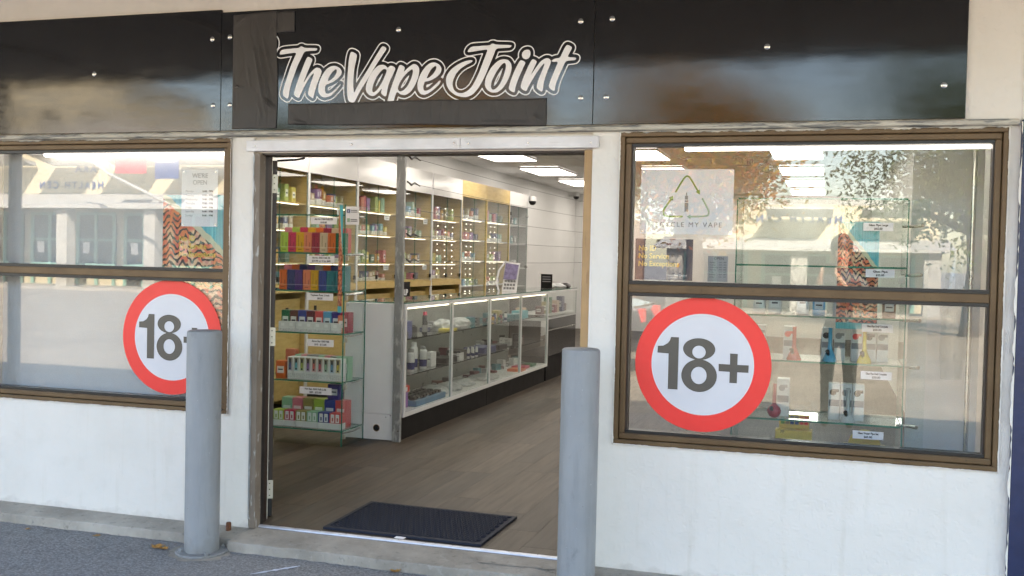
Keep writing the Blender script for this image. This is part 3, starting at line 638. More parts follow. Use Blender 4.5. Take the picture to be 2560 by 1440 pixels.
for nm, o, hs in LET:
    o = smooth_poly(o); hs = [smooth_poly(h) for h in hs]
    xa, za = np.array(o)[:, 0], np.array(o)[:, 1]
    i0, i1 = np.searchsorted(xs, (xa.min()-.06, xa.max()+.06)); j0, j1 = np.searchsorted(zs, (za.min()-.06, za.max()+.06))
    sub = sdf_poly(X[j0:j1, i0:i1], Z[j0:j1, i0:i1], o, hs)
    U[j0:j1, i0:i1] = np.minimum(U[j0:j1, i0:i1], sub)
    if nm != 'hid':
        F = np.full(X.shape, 9.); F[j0:j1, i0:i1] = sub
        mk('letter', contour(F[j0:j1, i0:i1], xs[i0:i1], zs[j0:j1], -.0185), 'white_vinyl', sgM)
mk('letter_outline', contour(np.abs(U-.0185)-.0027, xs, zs, -.0182), 'white_vinyl', sgM)
def tape_sheet(poly_fn, nx, nz, name, label, folds, y0):
    rn = random.Random(len(label)); g = G(); vs = []; fs = []
    for j in range(nz+1):
        for i in range(nx+1):
            x, z = poly_fn(i/nx, j/nz); d = 0
            for (ax, az, bx, bz, h, wd) in folds:
                ex, ez = bx-ax, bz-az; t = max(0, min(1, ((x-ax)*ex+(z-az)*ez)/(ex*ex+ez*ez)))
                r = math.hypot(x-ax-t*ex, z-az-t*ez); d += 1.7*h*math.sin(math.pi*t)**.6*math.exp(-(r/wd)**2) if 0 < t < 1 else 0
            vs.append((x, y0-.0012-d-rn.uniform(0, .0004), z))
    for j in range(nz):
        for i in range(nx): a = j*(nx+1)+i; fs.append((a, a+1, a+nx+2, a+nx+1))
    g.add(vs, fs); o = mk(name, g, 'black_tape', label=label, cat='tape', group='black tape covering parts of the sign', smooth=False)
    o.data.polygons.foreach_set('use_smooth', [True]*len(fs))
    m = o.modifiers.new('s', 'SOLIDIFY'); m.thickness = .0006; m.offset = -1
    return o
tape_sheet(lambda u, v: (-3.112+u*(.268+.006*math.sin(v*5)), 2.168+v*(.612+.012*u)), 40, 90, 'tape_sheet', 'tall creased black tape sheet covering the left end of the lettering',
           [(-2.955, 2.62, -2.875, 2.25, .010, .007), (-2.985, 2.60, -2.90, 2.22, .008, .006), (-2.93, 2.66, -2.862, 2.40, .007, .005), (-3.10, 2.72, -3.04, 2.77, .006, .006), (-2.92, 2.33, -2.846, 2.27, .010, .006), (-3.11, 2.40, -3.05, 2.385, .004, .005), (-2.96, 2.32, -2.93, 2.21, .005, .004), (-3.02, 2.5, -3.0, 2.38, .003, .006)], -.0190)
tape_sheet(lambda u, v: (-2.849+u*.106, 2.676+v*.111), 8, 8, 'tape_patch', 'short black tape patch at the top beside the tall sheet', [], -.0186)
tape_sheet(lambda u, v: (-2.773+u*1.424, 2.187-.030*u-.003*math.sin(u*9)+v*(.110+.028*u)), 120, 14, 'tape_strip', 'long black tape strip under the lettering',
           [(-2.76, 2.21, -2.66, 2.185, .006, .006), (-2.75, 2.24, -2.70, 2.19, .004, .005), (-1.70, 2.178, -1.40, 2.168, .006, .006), (-1.60, 2.20, -1.55, 2.202, .004, .003), (-1.42, 2.21, -1.36, 2.17, .007, .007)], -.0194)
# ---------------------------------------------------------------- 18+ stickers
def age_sticker(cx, cz, label):
    y = .0492
    t = thing('age_sticker', label, 'sticker', (cx, y, cz-.323), 'round 18+ age stickers on the windows')
    mk('ring', G().disc_y(cx, y, cz, .2438, .3235), 'sticker_red', t)
    mk('disc', G().disc_y(cx, y, cz, 0, .2438), 'sticker_white', t)
    dx, dz = cx+.559, cz-1.016; s = 1.0
    sh = lambda p: [(a+dx, b+dz) for a, b in p]
    mk('digit', G().add([(a, y-.001, b) for a, b in sh(ONE)], [tuple(range(len(ONE)))]), 'sticker_grey', t)
    mk('plus', G().add([(a, y-.001, b) for a, b in sh(PLUS)], [tuple(range(len(PLUS)))]), 'sticker_grey', t)
    xs = np.arange(-.73, -.47, .003); zs = np.arange(.86, 1.16, .003); X, Z = np.meshgrid(xs, zs)
    E = lambda ex, ez, rx, rz: (np.sqrt(((X-ex)/rx)**2+((Z-ez)/rz)**2)-1)*min(rx, rz)
    F = np.minimum(E(-.575, 1.0905, .0765, .0520), E(-.572, .9625, .0845, .0785))
    F = np.maximum(F, -np.minimum(E(-.575, 1.0760, .0318, .0305), E(-.573, .9635, .0372, .0415)))
    mk('digit', contour(F, xs+dx, zs+dz, y-.001), 'sticker_grey', t)
age_sticker(-3.524, 1.014, 'round red and white 18+ sticker on the left window, partly behind a bollard')
age_sticker(-.565, 1.012, 'round red and white 18+ sticker on the right window')
# ---------------------------------------------------------------- bollards
def bollard(x, y, label):
    t = thing('bollard', label, 'bollard', (x, y, -.075), 'grey steel bollards at the doorway')
    mk('post', G().ring([(.089, -.063), (.089, 1.075), (.087, 1.085), (.080, 1.090), (.0, 1.092)], 48, (x, y), caps=False), 'grey_bollard_paint', t, smooth=True)
    mk('base_plate', G().ring([(.133, -.077), (.134, -.066), (.130, -.0625), (.0895, -.0625)], 48, (x, y)), 'grey_bollard_paint', t, smooth=True)
    for a in range(4):
        q = R(45+a*90); mk('bolt', G().ring([(.011, -.0625), (.011, -.052), (.006, -.050), (.006, -.044)], 6, (x+.111*math.cos(q), y+.111*math.sin(q))), 'grey_bollard_paint', t)
    g = G(); n = 26; rn = random.Random(int(x*10)); g.add([(x, y, -.0735)]+[(x+(.165+rn.uniform(-.02, .03))*math.cos(i/n*6.283), y+(.165+rn.uniform(-.02, .03))*math.sin(i/n*6.283), -.0735) for i in range(n)], [(0, 1+i, 1+(i+1) % n) for i in range(n)])
    mk('grout', g, 'concrete', t)
bollard(-3.099, -.27, 'grey painted steel bollard left of the doorway with its base plate showing')
bollard(-1.086, -.27, 'grey painted steel bollard right of the doorway')
# ---------------------------------------------------------------- doormat
t = thing('doormat', 'black rubber honeycomb doormat inside the threshold', 'mat', (-2.14, .44, 0))
B = [(-2.595, .118), (-1.682, .104), (-1.675, .735), (-2.605, .760)]
def bil(u, v):
    a = [B[0][i]+(B[1][i]-B[0][i])*u for i in (0, 1)]; b = [B[3][i]+(B[2][i]-B[3][i])*u for i in (0, 1)]
    return a[0]+(b[0]-a[0])*v, a[1]+(b[1]-a[1])*v
g = G(); g.add([(*bil(u, v), z) for z in (.001, .006) for u, v in ((0, 0), (1, 0), (1, 1), (0, 1))], [(3, 2, 1, 0), (4, 5, 6, 7), (0, 1, 5, 4), (1, 2, 6, 5), (2, 3, 7, 6), (3, 0, 4, 7)])
mk('base', g, 'black_rubber', t)
g = G()
for (u0, u1, v0, v1) in ((0, 1, 0, .05), (0, 1, .965, 1), (0, .025, .05, .965), (.975, 1, .05, .965)):
    g.add([(*bil(u, v), z) for z in (.006, .014) for u, v in ((u0, v0), (u1, v0), (u1, v1), (u0, v1))], [(4, 5, 6, 7), (0, 1, 5, 4), (1, 2, 6, 5), (2, 3, 7, 6), (3, 0, 4, 7)])
mk('border', g, 'black_rubber', t)
g = G()
for i in range(27):
    for j in range(15):
        u = .03+(i+.5+(.5 if j % 2 else 0))*.94/27.5; v = .06+(j+.5)*.90/15; x, y = bil(u, v); n = 8
        vs = []; fs = []
        for r, z in ((.0155, .006), (.0145, .015), (.0092, .015), (.0085, .0062)):
            vs += [(x+r*math.cos(k*6.2832/n), y+1.25*r*math.sin(k*6.2832/n), z) for k in range(n)]
        for q in range(3): fs += [(q*n+k, q*n+(k+1) % n, (q+1)*n+(k+1) % n, (q+1)*n+k) for k in range(n)]
        g.add(vs, fs)
mk('honeycomb', g, 'black_rubber', t, kind='stuff')
# ---------------------------------------------------------------- litter and marks on the ground
def leaf(x, y, z, s, rz, label, curl=.3):
    g = G(); pts = [(0, -1), (.35, -.55), (.75, -.5), (.5, -.1), (.9, .25), (.45, .3), (.3, .75), (0, 1), (-.3, .7), (-.5, .3), (-.85, .2), (-.5, -.15), (-.7, -.5), (-.3, -.6)]
    vs = [(0, 0, .0)]+[(a*s, b*s*1.0, curl*s*(a*a+.4*b*b)) for a, b in pts]; c, q = math.cos(rz), math.sin(rz)
    g.add([(x+a*c-b*q, y+a*q+b*c, z+.002+h) for a, b, h in vs], [(0, 1+i, 1+(i+1) % len(pts)) for i in range(len(pts))])
    o = mk('fallen_leaf', g, 'leaf_litter', label=label, cat='leaf', group='fallen leaves by the shop front')
    return o
leaf(-4.36, -.055, -.018, .03, .7, 'yellow leaf on the concrete strip under the left window')
leaf(-3.80, -.215, -.075, .024, 2.0, 'small brown leaf at the edge of the concrete strip')
leaf(-3.36, -.285, -.075, .045, .3, 'curled orange leaf on the asphalt left of the bollard', .5)
leaf(-3.31, -.30, -.075, .03, 1.6, 'brown leaf beside the curled orange leaf left of the bollard', .6)
leaf(-2.02, -.225, -.075, .034, 1.0, 'ochre leaf at the edge of the doorstep', .7)
leaf(-2.545, -.58, -.075, .02, 1.0, 'tiny reddish leaf on the asphalt in front of the doorway')
leaf(-4.24, -.24, -.075, .018, 2.6, 'tiny brown leaf on the asphalt at the far left')
g = G(); rn = random.Random(3); vs = []; n = 14
for i in range(n+1):
    t_ = i/n; x = -2.66+.16*t_; y = -.52+.21*t_; wd = .011*(.4+rn.random())*math.sin(math.pi*(t_*.8+.1)); vs += [(x-wd, y+wd*.7, -.0712), (x+wd, y-wd*.7, -.0712)]
g.add(vs, [(2*i, 2*i+1, 2*i+3, 2*i+2) for i in range(n)]); mk('chalk_mark', g, 'chalk', label='white chalk stroke on the asphalt in front of the doorstep', cat='mark')
t = thing('rusty_stub', 'rusty bolt stub sticking up at the foot of the left pier', 'bolt', (-3.075, -.055, -.02))
mk('bolt', G().ring([(.014, -.03), (.014, .030), (.011, .034)], 10, (-3.075, -.055)), 'rust', t, smooth=True)
g = G(); g.add([(-3.075, -.055, -.012)]+[(-3.075+(.045+rn.uniform(-.015, .02))*math.cos(i*.45), -.055+(.03+rn.uniform(-.01, .012))*math.sin(i*.45), -.0165+.002*math.sin(i)) for i in range(14)], [(0, 1+i, 1+(i+1) % 14) for i in range(14)])
mk('flake', g, 'rust', t)
mk('paper_scrap', G().box(-2.15, -2.095, .058, .092, .0115, .0135), 'paper', label='small white scrap of tape on the metal threshold strip', cat='scrap')
g = G(); rn = random.Random(12); pts = []
for i in range(22):
    a = i/22*6.283; pts.append((-1.42+(.26+rn.uniform(-.06, .04))*math.cos(a), -.065+(.060+rn.uniform(-.02, .012))*math.sin(a)))
g.add([(a, b, -.002-.09*(.028-b)+.0045) for a, b in pts], [tuple(range(22))]); mk('concrete_patch', g, 'concrete', label='pale rough patch in the concrete doorstep', cat='patch')
# ================================================================ THINGS ON AND BEHIND THE WINDOWS
def tube_lamp(x0, x1, y, z, label):
    t = thing('tube_light', label, 'light', ((x0+x1)/2, y, z-.02), 'tube lights at the window heads')
    g = G(); g.ring([(.0, 0), (.010, .002), (.0135, .01), (.0135, x1-x0-.01), (.010, x1-x0-.002), (.0, x1-x0)], 16, caps=False)
    g.v = [(x0+q, y+a, z+b) for a, b, q in g.v]; mk('tube', g, 'tube_light', t, smooth=True)
    mk('fitting', G().box(x0+.01, x1-.01, y-.010, y+.014, z+.0145, z+.036), 'frame_white', t)
tube_lamp(-4.466, -3.19, .118, 2.053, 'lit tube light along the top of the left window')
tube_lamp(-.687, .70, .118, 2.054, 'lit tube light along the top of the right window')
mk('backing_board', G().box(-4.80, -3.135, .16, .172, .55, 2.112), 'board_grey', label='white board closing the back of the left window', cat='board')
# posters and sheets on the inside of the glass
def sheet(name, x0, x1, z0, z1, y, mat, label, cat, pins=True):
    t = thing(name, label, cat, ((x0+x1)/2, y, z0))
    mk('sheet', G().box(x0, x1, y, y+.0012, z0, z1), mat, t)
    if pins:
        for a, b in ((x0+.012, z1-.012), (x1-.012, z1-.012), (x0+.012, z0+.012), (x1-.012, z0+.012)):
            mk('pin', G().disc_y(a, y-.0006, b, 0, .0055, 16), 'steel', t)
    return t
t = sheet('poster', -3.60, -3.175, 1.045, 1.815, .0625, 'teal_poster_print', 'teal poster of a woven cloak lettered in yellow in the left window', 'poster', False)
for i, s in enumerate(('No ID', 'No Service', 'No Exceptions')): text(s, -3.493, .0612, 1.572-i*.044, .043, 'yellow_ink', t, align='LEFT', bold=.0008, sx=.92)
t = sheet('opening_hours_sheet', -3.478, -3.247, 1.640, 1.957, .0595, 'paper', 'white opening hours sheet pinned in the left window', 'sheet')
text("WE'RE", -3.36, .0588, 1.922, .036, 'ink_pale', t); text('OPEN', -3.36, .0588, 1.884, .036, 'ink_pale', t)
for i, s in enumerate(('Monday', 'Tuesday', 'Wednesday', 'Thursday', 'Friday', 'Saturday', 'Sunday')):
    text(s, -3.452, .0588, 1.836-i*.0225, .0165, 'ink_pale', t, align='LEFT'); text('9AM - 9PM', -3.275, .0588, 1.836-i*.0225, .0150, 'ink', t, align='RIGHT', bold=.0004)
# recycling sign
t = sheet('recycling_sign', -.884, -.440, 1.636, 1.948, .0595, 'paper', 'white recycling sign with a green arrow triangle in the right window', 'sign')
plain('recycle_green', (.17, .34, .06), .4); plain('recycle_pale', (.36, .52, .38), .4)
xs = np.arange(-.80, -.53, .0022); zs = np.arange(1.69, 1.94, .0022); X, Z = np.meshgrid(xs, zs)
for (A, H, m) in ((A1, H1, 'recycle_green'), (A3, H3, 'recycle_green'), (A2, H2, 'recycle_pale')):
    ctr = []                                     # rounded corners by one Chaikin pass on the open line
    ctr = [A[0]]
    for a, b in zip(A[:-1], A[1:]): ctr += [(a[0]*.75+b[0]*.25, a[1]*.75+b[1]*.25), (a[0]*.25+b[0]*.75, a[1]*.25+b[1]*.75)]
    ctr.append(A[-1])
    F = np.minimum(seg_dist(X, Z, ctr, False)-.0040, sdf_poly(X, Z, H))
    mk('arrow', contour(F, xs, zs, .0585), m, t)
for a, b in (DV, DV2, DV3): mk('device_print', G().box(a[0], b[0], .0583, .0590, b[1], a[1]), 'device_grey', t)
mk('device_print', G().box(DV4[0][0], DV4[1][0], .0583, .0590, DV4[1][1], DV4[0][1]), 'device_grey', t)
text('RECYCLE MY VAPE', -.663, .0586, 1.681, .0335, 'ink_pale', t, space=1.28)
t = sheet('poster', -.905, -.625, 1.412, 1.612, .066, 'navy_poster', 'dark poster lettered in yellow low in the right window', 'poster', False)
for i, s in enumerate(('No ID', 'No Service', 'No Exceptions')): text(s, -.889, .0648, 1.565-i*.0375, .036, 'yellow_ink', t, align='LEFT', bold=.0008, sx=.92)
text('Health New Zealand', -.70, .0648, 1.437, .0115, 'paper', t); text('Te Whatu Ora', -.72, .0648, 1.425, .008, 'paper', t)
t = sheet('opening_hours_sheet', -.552, -.458, 1.412, 1.534, .0595, 'device_grey', 'small grey opening hours sheet in the right window', 'sheet', False)
text('OPEN', -.500, .0588, 1.522, .018, 'ink', t)
for i in range(7):
    text('Monday Tuesday Wednesday Thursday Friday Saturday Sunday'.split()[i], -.544, .0588, 1.503-i*.0115, .0085, 'ink', t, align='LEFT'); text('9AM - 9PM', -.465, .0588, 1.503-i*.0115, .0075, 'ink', t, align='RIGHT')

# ---------------------------------------------------------------- tags
def price_tag(xc, y, zc, w_, h_, l1, l2, label, rot=0):
    t = thing('price_tag', label, 'price tag', (xc, y, zc-h_/2), 'printed price tags')
    mk('card', G().box(xc-w_/2, xc+w_/2, y, y+.001, zc-h_/2, zc+h_/2), 'paper', t)
    text(l1, xc, y-.0008, zc+h_*.2, h_*.36, 'ink', t, bold=.0006, sx=min(1.15, w_*.86/(len(l1)*h_*.36*.55))); text(l2, xc, y-.0008, zc-h_*.24, h_*.36, 'ink', t, bold=.0006)
    if rot: t.rotation_euler = (0, rot, 0)

# ---------------------------------------------------------------- glass case in the right window
SX0, SX1, SY0, SY1 = -.45, .365, .46, .86
t = thing('glass_display_case', 'frameless glass display case of boxed pipes in the right window', 'display case', (0, .66, 0))
for a in ((SX0, SX1, SY0, SY0+.006, .02, 1.83), (SX0, SX1, SY1, SY1+.006, .02, 1.83), (SX0-.007, SX0-.001, SY0, SY1, .02, 1.83), (SX1+.001, SX1+.007, SY0, SY1+.006, .02, 1.83)): mk('glass_panel', G().pane(*a), ['case_glass', 'glass_edge'], t)
for z in (.30, .715, 1.016, 1.245, 1.50): mk('shelf', G().pane(SX0+.002, SX1-.002, SY0+.008, SY1-.002, z-.009, z), ['case_glass', 'glass_edge'], t)
mk('base', G().box(SX0, SX1, SY0, SY1+.006, 0, .0195), 'frame_white', t)
mk('top_panel', G().pane(SX0, SX1, SY0, SY1, 1.831, 1.838), ['case_glass', 'glass_edge'], t)
sp = mk('door_panel', G().add([(a+dx, b+dy, z) for z in (.02, 1.83) for a, b, dx, dy in ((SX1+.010, SY0-.005, 0, 0), (.452, .33, 0, 0), (.452, .33, .005, .003), (SX1+.010, SY0-.005, .005, .003))], [(0, 1, 2, 3), (7, 6, 5, 4), (0, 4, 5, 1), (1, 5, 6, 2), (2, 6, 7, 3), (3, 7, 4, 0)]), 'case_glass', t)
for z in (1.70, 1.46, 1.24, 1.01, .72): mk('shelf_clip', G().tube([(SX1-.02, SY0+.02, z), (SX1+.03, SY0+.0, z), (.43, .40, z+.005)], [.006, .007, .010]), 'steel', t, smooth=True)
mk('door_lock', G().box(SX1-.035, SX1-.005, SY0-.012, SY0-.001, 1.42, 1.46), 'hinge_steel', t)
# boxed pipes: a white carton printed with a bowl
def pipe_box(x, z, w_, d_, h_, art, label, y=.56):
    t = thing('pipe_box', label, 'box', (x, y, z), 'white boxes of glass pipes in the right display case')
    mk('carton', G().box(x-w_/2, x+w_/2, y, y+d_, z+.0005, z+h_), 'frame_white', t, bevel=.002)
    mk('print_band', G().box(x-w_/2+.002, x+w_/2-.002, y-.0008, y-.0002, z+h_*.38, z+h_*.56), 'ink_pale', t)
    g = G(); g.disc_y(x-.006, y-.0014, z+h_*.76, 0, .016, 20); mk('bowl_print', g, art, t)
    mk('bowl_print', G().box(x-.004, x+.022, y-.0013, y-.0007, z+h_*.77, z+h_*.85), art, t)
for i, x in enumerate((.048, .107, .166)): pipe_box(x, .715, .056, .08, .185, 'black_plastic' if i != 1 else 'device_grey', f'white pipe box, {ORD[i]} from the left in the row of three on the lower shelf')
pipe_box(-.205, .715, .062, .09, .195, 'device_grey', 'white pipe box standing alone behind the red ball pipe')
for i, x in enumerate((-.33, -.185, .005, .067, .15, .215, .275)): pipe_box(x, 1.016, .055, .08, .165, ('device_grey', 'sticker_red', 'black_plastic')[i % 3], f'white pipe box, {ORD[i]} from the left on the upper shelf', .60)
def pipe(x, z, col, cname, ball, label, y=.51):
    t = thing('glass_pipe', label, 'pipe', (x, y, z), 'coloured glass pipes in the right display case')
    if ball: pr_ = [(.010, 0), (.024, .006), (.034, .022), (.036, .036), (.030, .052), (.016, .064), (.010, .07), (.0095, .17), (.012, .175)]
    else: pr_ = [(.036, 0), (.037, .004), (.026, .03), (.012, .062), (.0095, .08), (.0095, .165), (.012, .17)]
    o = mk('tube', G().ring([(r, z+.0005+h) for r, h in pr_], 20, (x, y)), 'tinted_gloss', t, smooth=True); o.color = (*col, 1)
    mk('bowl', G().tube([(x-.005, y-.012, z+.03), (x-.012, y-.045, z+.055)], [.007, .011]), 'black_plastic', t, smooth=True)
pipe(-.245, .715, (.42, .01, .03), 'red', True, 'red ball shaped glass pipe on the lower shelf')
pipe(-.155, 1.016, (.62, .05, .03), 'red', False, 'red beaker glass pipe on the upper shelf')
pipe(.02, 1.016, (.10, .40, .60), 'blue', False, 'pale blue beaker glass pipe on the upper shelf')
pipe(.185, 1.016, (.72, .52, .02), 'yellow', False, 'yellow beaker glass pipe on the upper shelf')
pipe(.115, .715, (.55, .56, .56), 'clear', False, 'clear beaker glass pipe in front of the row of three boxes')
for i, (x, c) in enumerate(((-.34, 'white'), (-.26, 'white'), (-.12, 'white'), (-.04, 'sky'), (.06, 'white'), (.15, 'white'), (.30, 'brown'))): carton('carton', x, .62, 1.2455, .062, .08, .10+.01*(i % 3), COL[c], 'carton_label', f'{c} carton, {ORD[i]} from the left on the third shelf of the right display case', 'box', 'cartons on the upper shelves of the right display case')
# low row near the sill: yellow packs and a round tray on a stand
mk('display_stand', G().box(-.42, .34, .47, .84, .3005, .52), 'dark_wood', label='dark stand on the bottom shelf of the right display case', cat='stand')
t = thing('card_pack', 'yellow counter pack with a row of coloured cards at the sill of the right window', 'pack', (-.15, .53, .5205))
mk('tray', G().box(-.235, -.055, .50, .58, .5205, .655), 'yellow_ink', t, bevel=.002); mk('back_card', G().box(-.220, -.07, .582, .585, .5205, .725), 'yellow_ink', t)
for i in range(6):
    c = ('recycle_green', 'tan_timber', 'navy_sign', 'navy_sign', 'sticker_red', 'sticker_red')[i]; mk('card', G().box(-.212+i*.0235, -.193+i*.0235, .5805, .5815, .675, .718), c, t)
text('FF', -.20, .4995, .645, .02, 'ink', t)
t = thing('round_tray', 'round yellow tray at the sill of the right window', 'tray', (.20, .55, .5205))
mk('tray', G().disc_y(.20, .548, .6, 0, .075, 40), 'yellow_ink', t); mk('rim', G().disc_y(.20, .5472, .6, .066, .077, 40), 'yellow_ink', t); mk('foot', G().box(.10, .30, .53, .58, .5205, .60), 'yellow_ink', t)
for i, (x, z, w_, a, b, nm) in enumerate(((.230, 1.697, .14, 'Glass Pipe Large', '$65.00', 'highest'), (.245, 1.468, .135, 'Glass Pipe', '$25.00', 'second highest'), (.240, 1.197, .145, 'Glass Pipe Small Complete', '$20.00', 'middle'), (.242, .962, .145, 'Glass Pipe Small Complete', '$20.00', 'second lowest'), (.213, .664, .145, 'Glass Water Pipe Set', '$65.00', 'lowest'))):
    price_tag(x, .4535, z, w_, .040, a, b, f'{nm} price tag on the right display case')
t = sheet('poster', .043, .238, 1.187, 1.722, .470, 'teal_poster_print', 'teal poster of a woven cloak hanging inside the right display case', 'poster', False)
mk('white_panel', G().box(.405, .745, .78, .80, 0, 2.25), 'interior_white', label='white board standing behind the right end of the right window', cat='board')
t = thing('window_pole', 'slim grey pole with a plastic sleeve at the right end of the right window', 'pole', (.672, .56, 0))
mk('pole', G().ring([(.011, 0), (.011, 2.1)], 12, (.672, .56)), 'steel', t, smooth=True); mk('base', G().ring([(.09, 0), (.09, .012)], 24, (.672, .56)), 'steel', t)
mk('sleeve', G().ring([(.05, .95), (.06, 1.1), (.045, 1.45), (.015, 1.6)], 16, (.60, .60)), 'thin_film', t, smooth=True)
# ================================================================ INTERIOR THROUGH THE DOOR
def ceiling_lamp(x0, x1, y0, y1, label):
    t = thing('ceiling_light', label, 'light', ((x0+x1)/2, (y0+y1)/2, 2.93), 'square ceiling light panels')
    mk('diffuser', G().box(x0, x1, y0, y1, 2.905, 2.940), 'panel_light', t)
    g = G()
    for a in ((x0-.018, x0-.001, y0-.018, y1+.018), (x1+.001, x1+.018, y0-.018, y1+.018), (x0, x1, y0-.018, y0-.001), (x0, x1, y1+.001, y1+.018)): g.box(*a, 2.915, 2.9445)
    mk('frame', g, 'frame_white', t)
for r_, (x0, x1) in enumerate(((-4.67, -4.06), (-.73, -.115), (-2.75, -2.14))):
    for i, (y0, y1) in enumerate(((8.2, 9.4), (10.64, 11.85), (13.08, 14.28), (15.5, 16.75), (5.76, 6.96), (3.32, 4.52), (1.2, 2.08))):
        ceiling_lamp(x0, x1, y0, y1, f"{('left', 'right', 'middle')[r_]} column ceiling light, {('fifth', 'fourth', 'third', 'second', 'sixth', 'seventh', 'eighth')[i]} from the back wall" if i != 3 else f"{('left', 'right', 'middle')[r_]} column ceiling light nearest the back wall")
# ---- glass case left of the doorway
CX0, CX1, CY0, CY1 = -4.72, -3.60, 2.35, 2.74
case = thing('glass_display_case', 'tall glass display case of vape boxes just inside the doorway', 'display case', (-4.16, 2.55, 0))
for a in ((CX0, CX1, CY0, CY0+.008, .0, 1.89), (CX1+.0005, CX1+.0105, CY0, CY1, .0, 1.89), (CX0-.0065, CX0-.0005, CY0, CY1, 0, 1.89)): mk('glass_panel', G().pane(*a), ['case_glass', 'glass_edge'], case)
SZ = (1.812, 1.512, 1.214, .882, .502, .122)
for z in SZ: mk('shelf', G().pane(CX0+.002, CX1-.002, CY0+.008, CY1-.004, z-.010, z), ['case_glass', 'glass_edge'], case)
for z in (1.80, 1.50, 1.19, .86, .49, .10):
    mk('shelf_clip', G().tube([(CX1-.01, CY0+.05, z), (CX1+.02, CY0+.16, z), (CX1+.02, CY0+.30, z+.006)], [.008, .006, .009]), 'steel', case, smooth=True)
    mk('shelf_clip', G().box(CX1-.012, CX1+.012, CY0+.04, CY0+.062, z-.045, z-.012), 'hinge_steel', case)
mk('cyan_strip', G().box(-3.645, -3.612, CY0-.003, CY0-.001, 1.05, 1.885), 'teal_poster_print', case)
rowA = ['lime', 'red', 'amber', 'salmon', 'crimson', 'beige', 'orange', 'green']
rowAb = ['pink', 'lime', 'red', 'amber', 'orange', 'crimson', 'beige', 'coral']
rowB = ['orange', 'navy', 'purple', 'salmon', 'amber', 'blue', 'teal', 'teal']
rowBb = ['pink', 'orange', 'navy', 'purple', 'grey', 'orange', 'navy', 'teal']
def row(cols, x0, dx, y, z, w_, d_, h_, mat, where, name='vape_box', grp='vape boxes in the glass case by the door'):
    for i, c in enumerate(cols): carton(name, x0+i*dx, y, z+.0005, w_, d_, h_*(1+.01*math.sin(i*7)), COL[c], mat, f'{c} box, {ORD[i]} from the left {where}', 'box', grp, rz=.02*math.sin(i*3+z*9))
row(rowA, -4.145, .0695, 2.43, 1.512, .068, .08, .158, 'carton_tall', 'in the front row of the highest filled shelf')
row(rowAb, -4.165, .0695, 2.53, 1.512, .068, .08, .200, 'carton_label', 'in the back row of the highest filled shelf')
row(rowB, -4.150, .0695, 2.43, 1.214, .066, .08, .158, 'carton_tall', 'in the front row of the second shelf')
row(rowBb, -4.165, .0695, 2.53, 1.214, .068, .08, .200, 'carton_label', 'in the back row of the second shelf')
row(['green', 'brown', 'blue', 'maroon', 'coral', 'sky', 'indigo', 'crimson'], -4.160, .0745, 2.50, .882, .072, .09, .165, 'carton_label', 'in the back row of the third shelf')
row(['white']*7, -4.150, .0770, 2.42, .882, .074, .05, .078, 'carton_white_front', 'in the low front row of the third shelf')
carton('vape_box', -3.660, 2.46, .8825, .05, .05, .14, COL['salmon'], 'carton_label', 'narrow salmon box at the right end of the third shelf', 'box', 'vape boxes in the glass case by the door')
row(['blue', 'cyan', 'lime', 'violet', 'coral', 'red', 'mint', 'sky', 'yellow'], -4.075, .0525, 2.44, .502, .051, .09, .178, 'carton_device', 'in the narrow picture boxes on the fourth shelf')
row(['mint', 'pink', 'grey', 'grey', 'mint', 'pink', 'grey', 'mint', 'mint'], -4.075, .0525, 2.56, .502, .051, .09, .186, 'carton_label', 'behind the narrow picture boxes on the fourth shelf')
carton('vape_box', -4.165, 2.44, .5025, .085, .08, .14, COL['orange'], 'carton_label', 'large orange box at the left of the fourth shelf', 'box', 'vape boxes in the glass case by the door')
carton('vape_box', -4.15, 2.56, .5025, .09, .06, .225, COL['salmon'], 'carton', 'tall salmon box behind the large orange one on the fourth shelf', 'box', 'vape boxes in the glass case by the door')
row(['lime', 'red', 'olive', 'mint', 'blue', 'coral'], -4.175, .1000, 2.44, .122, .097, .09, .130, 'carton_twin', 'in the front row of the bottom shelf')
row(['mint', 'pink', 'olive', 'lime', 'blue', 'coral'], -4.165, .0960, 2.56, .122, .093, .10, .215, 'carton_label', 'in the back row of the bottom shelf')
carton('vape_box', -3.755, 2.56, .3375, .10, .08, .125, COL['indigo'], 'carton_label', 'dark blue box stacked on the back row of the bottom shelf', 'box', 'vape boxes in the glass case by the door')
for i, (a, b, c, d, l1, l2, nm) in enumerate(((778, 842, 545, 561, 'Alt No 1200 Puffs 2%', '$10.00', 'highest'), (773, 837, 643, 658, 'Alt No 3000 Puffs 2%', '$24.99 or 2 for $45', 'second'), (770, 836, 738, 753, 'Topbeen Pods 2 Pack', '$8.50', 'third'), (772, 839, 851, 870, 'Airmo Star 1500 Puffs', '$10 - $12.00', 'fourth'), (753, 834, 972, 991, 'Hot Rain 3000 Puffs 2.5%', '$20 - $22.00', 'lowest'))):
    zc = (1.763, 1.461, 1.168, .806, .428)[i]; xc = (-3.777, -3.793, -3.799, -3.787, -3.824)[i]
    price_tag(xc, CY0-.0025, zc, .228 if i < 4 else .28, .056, l1, l2, f'{nm} price tag on the glass case by the door')
t = thing('social_media_card', 'small white card with a blue and a pink icon beside the glass case', 'card', (-3.535, 2.33, 1.72))
mk('card', G().box(-3.588, -3.475, 2.345, 2.347, 1.735, 1.875), 'paper', t); mk('icon', G().box(-3.575, -3.552, 2.3432, 2.3442, 1.825, 1.855), 'navy_sign', t); text('f', -3.5635, 2.342, 1.838, .03, 'paper', t, bold=.001); mk('icon', G().box(-3.575, -3.552, 2.3432, 2.3442, 1.755, 1.785), 'recycle_pale', t)
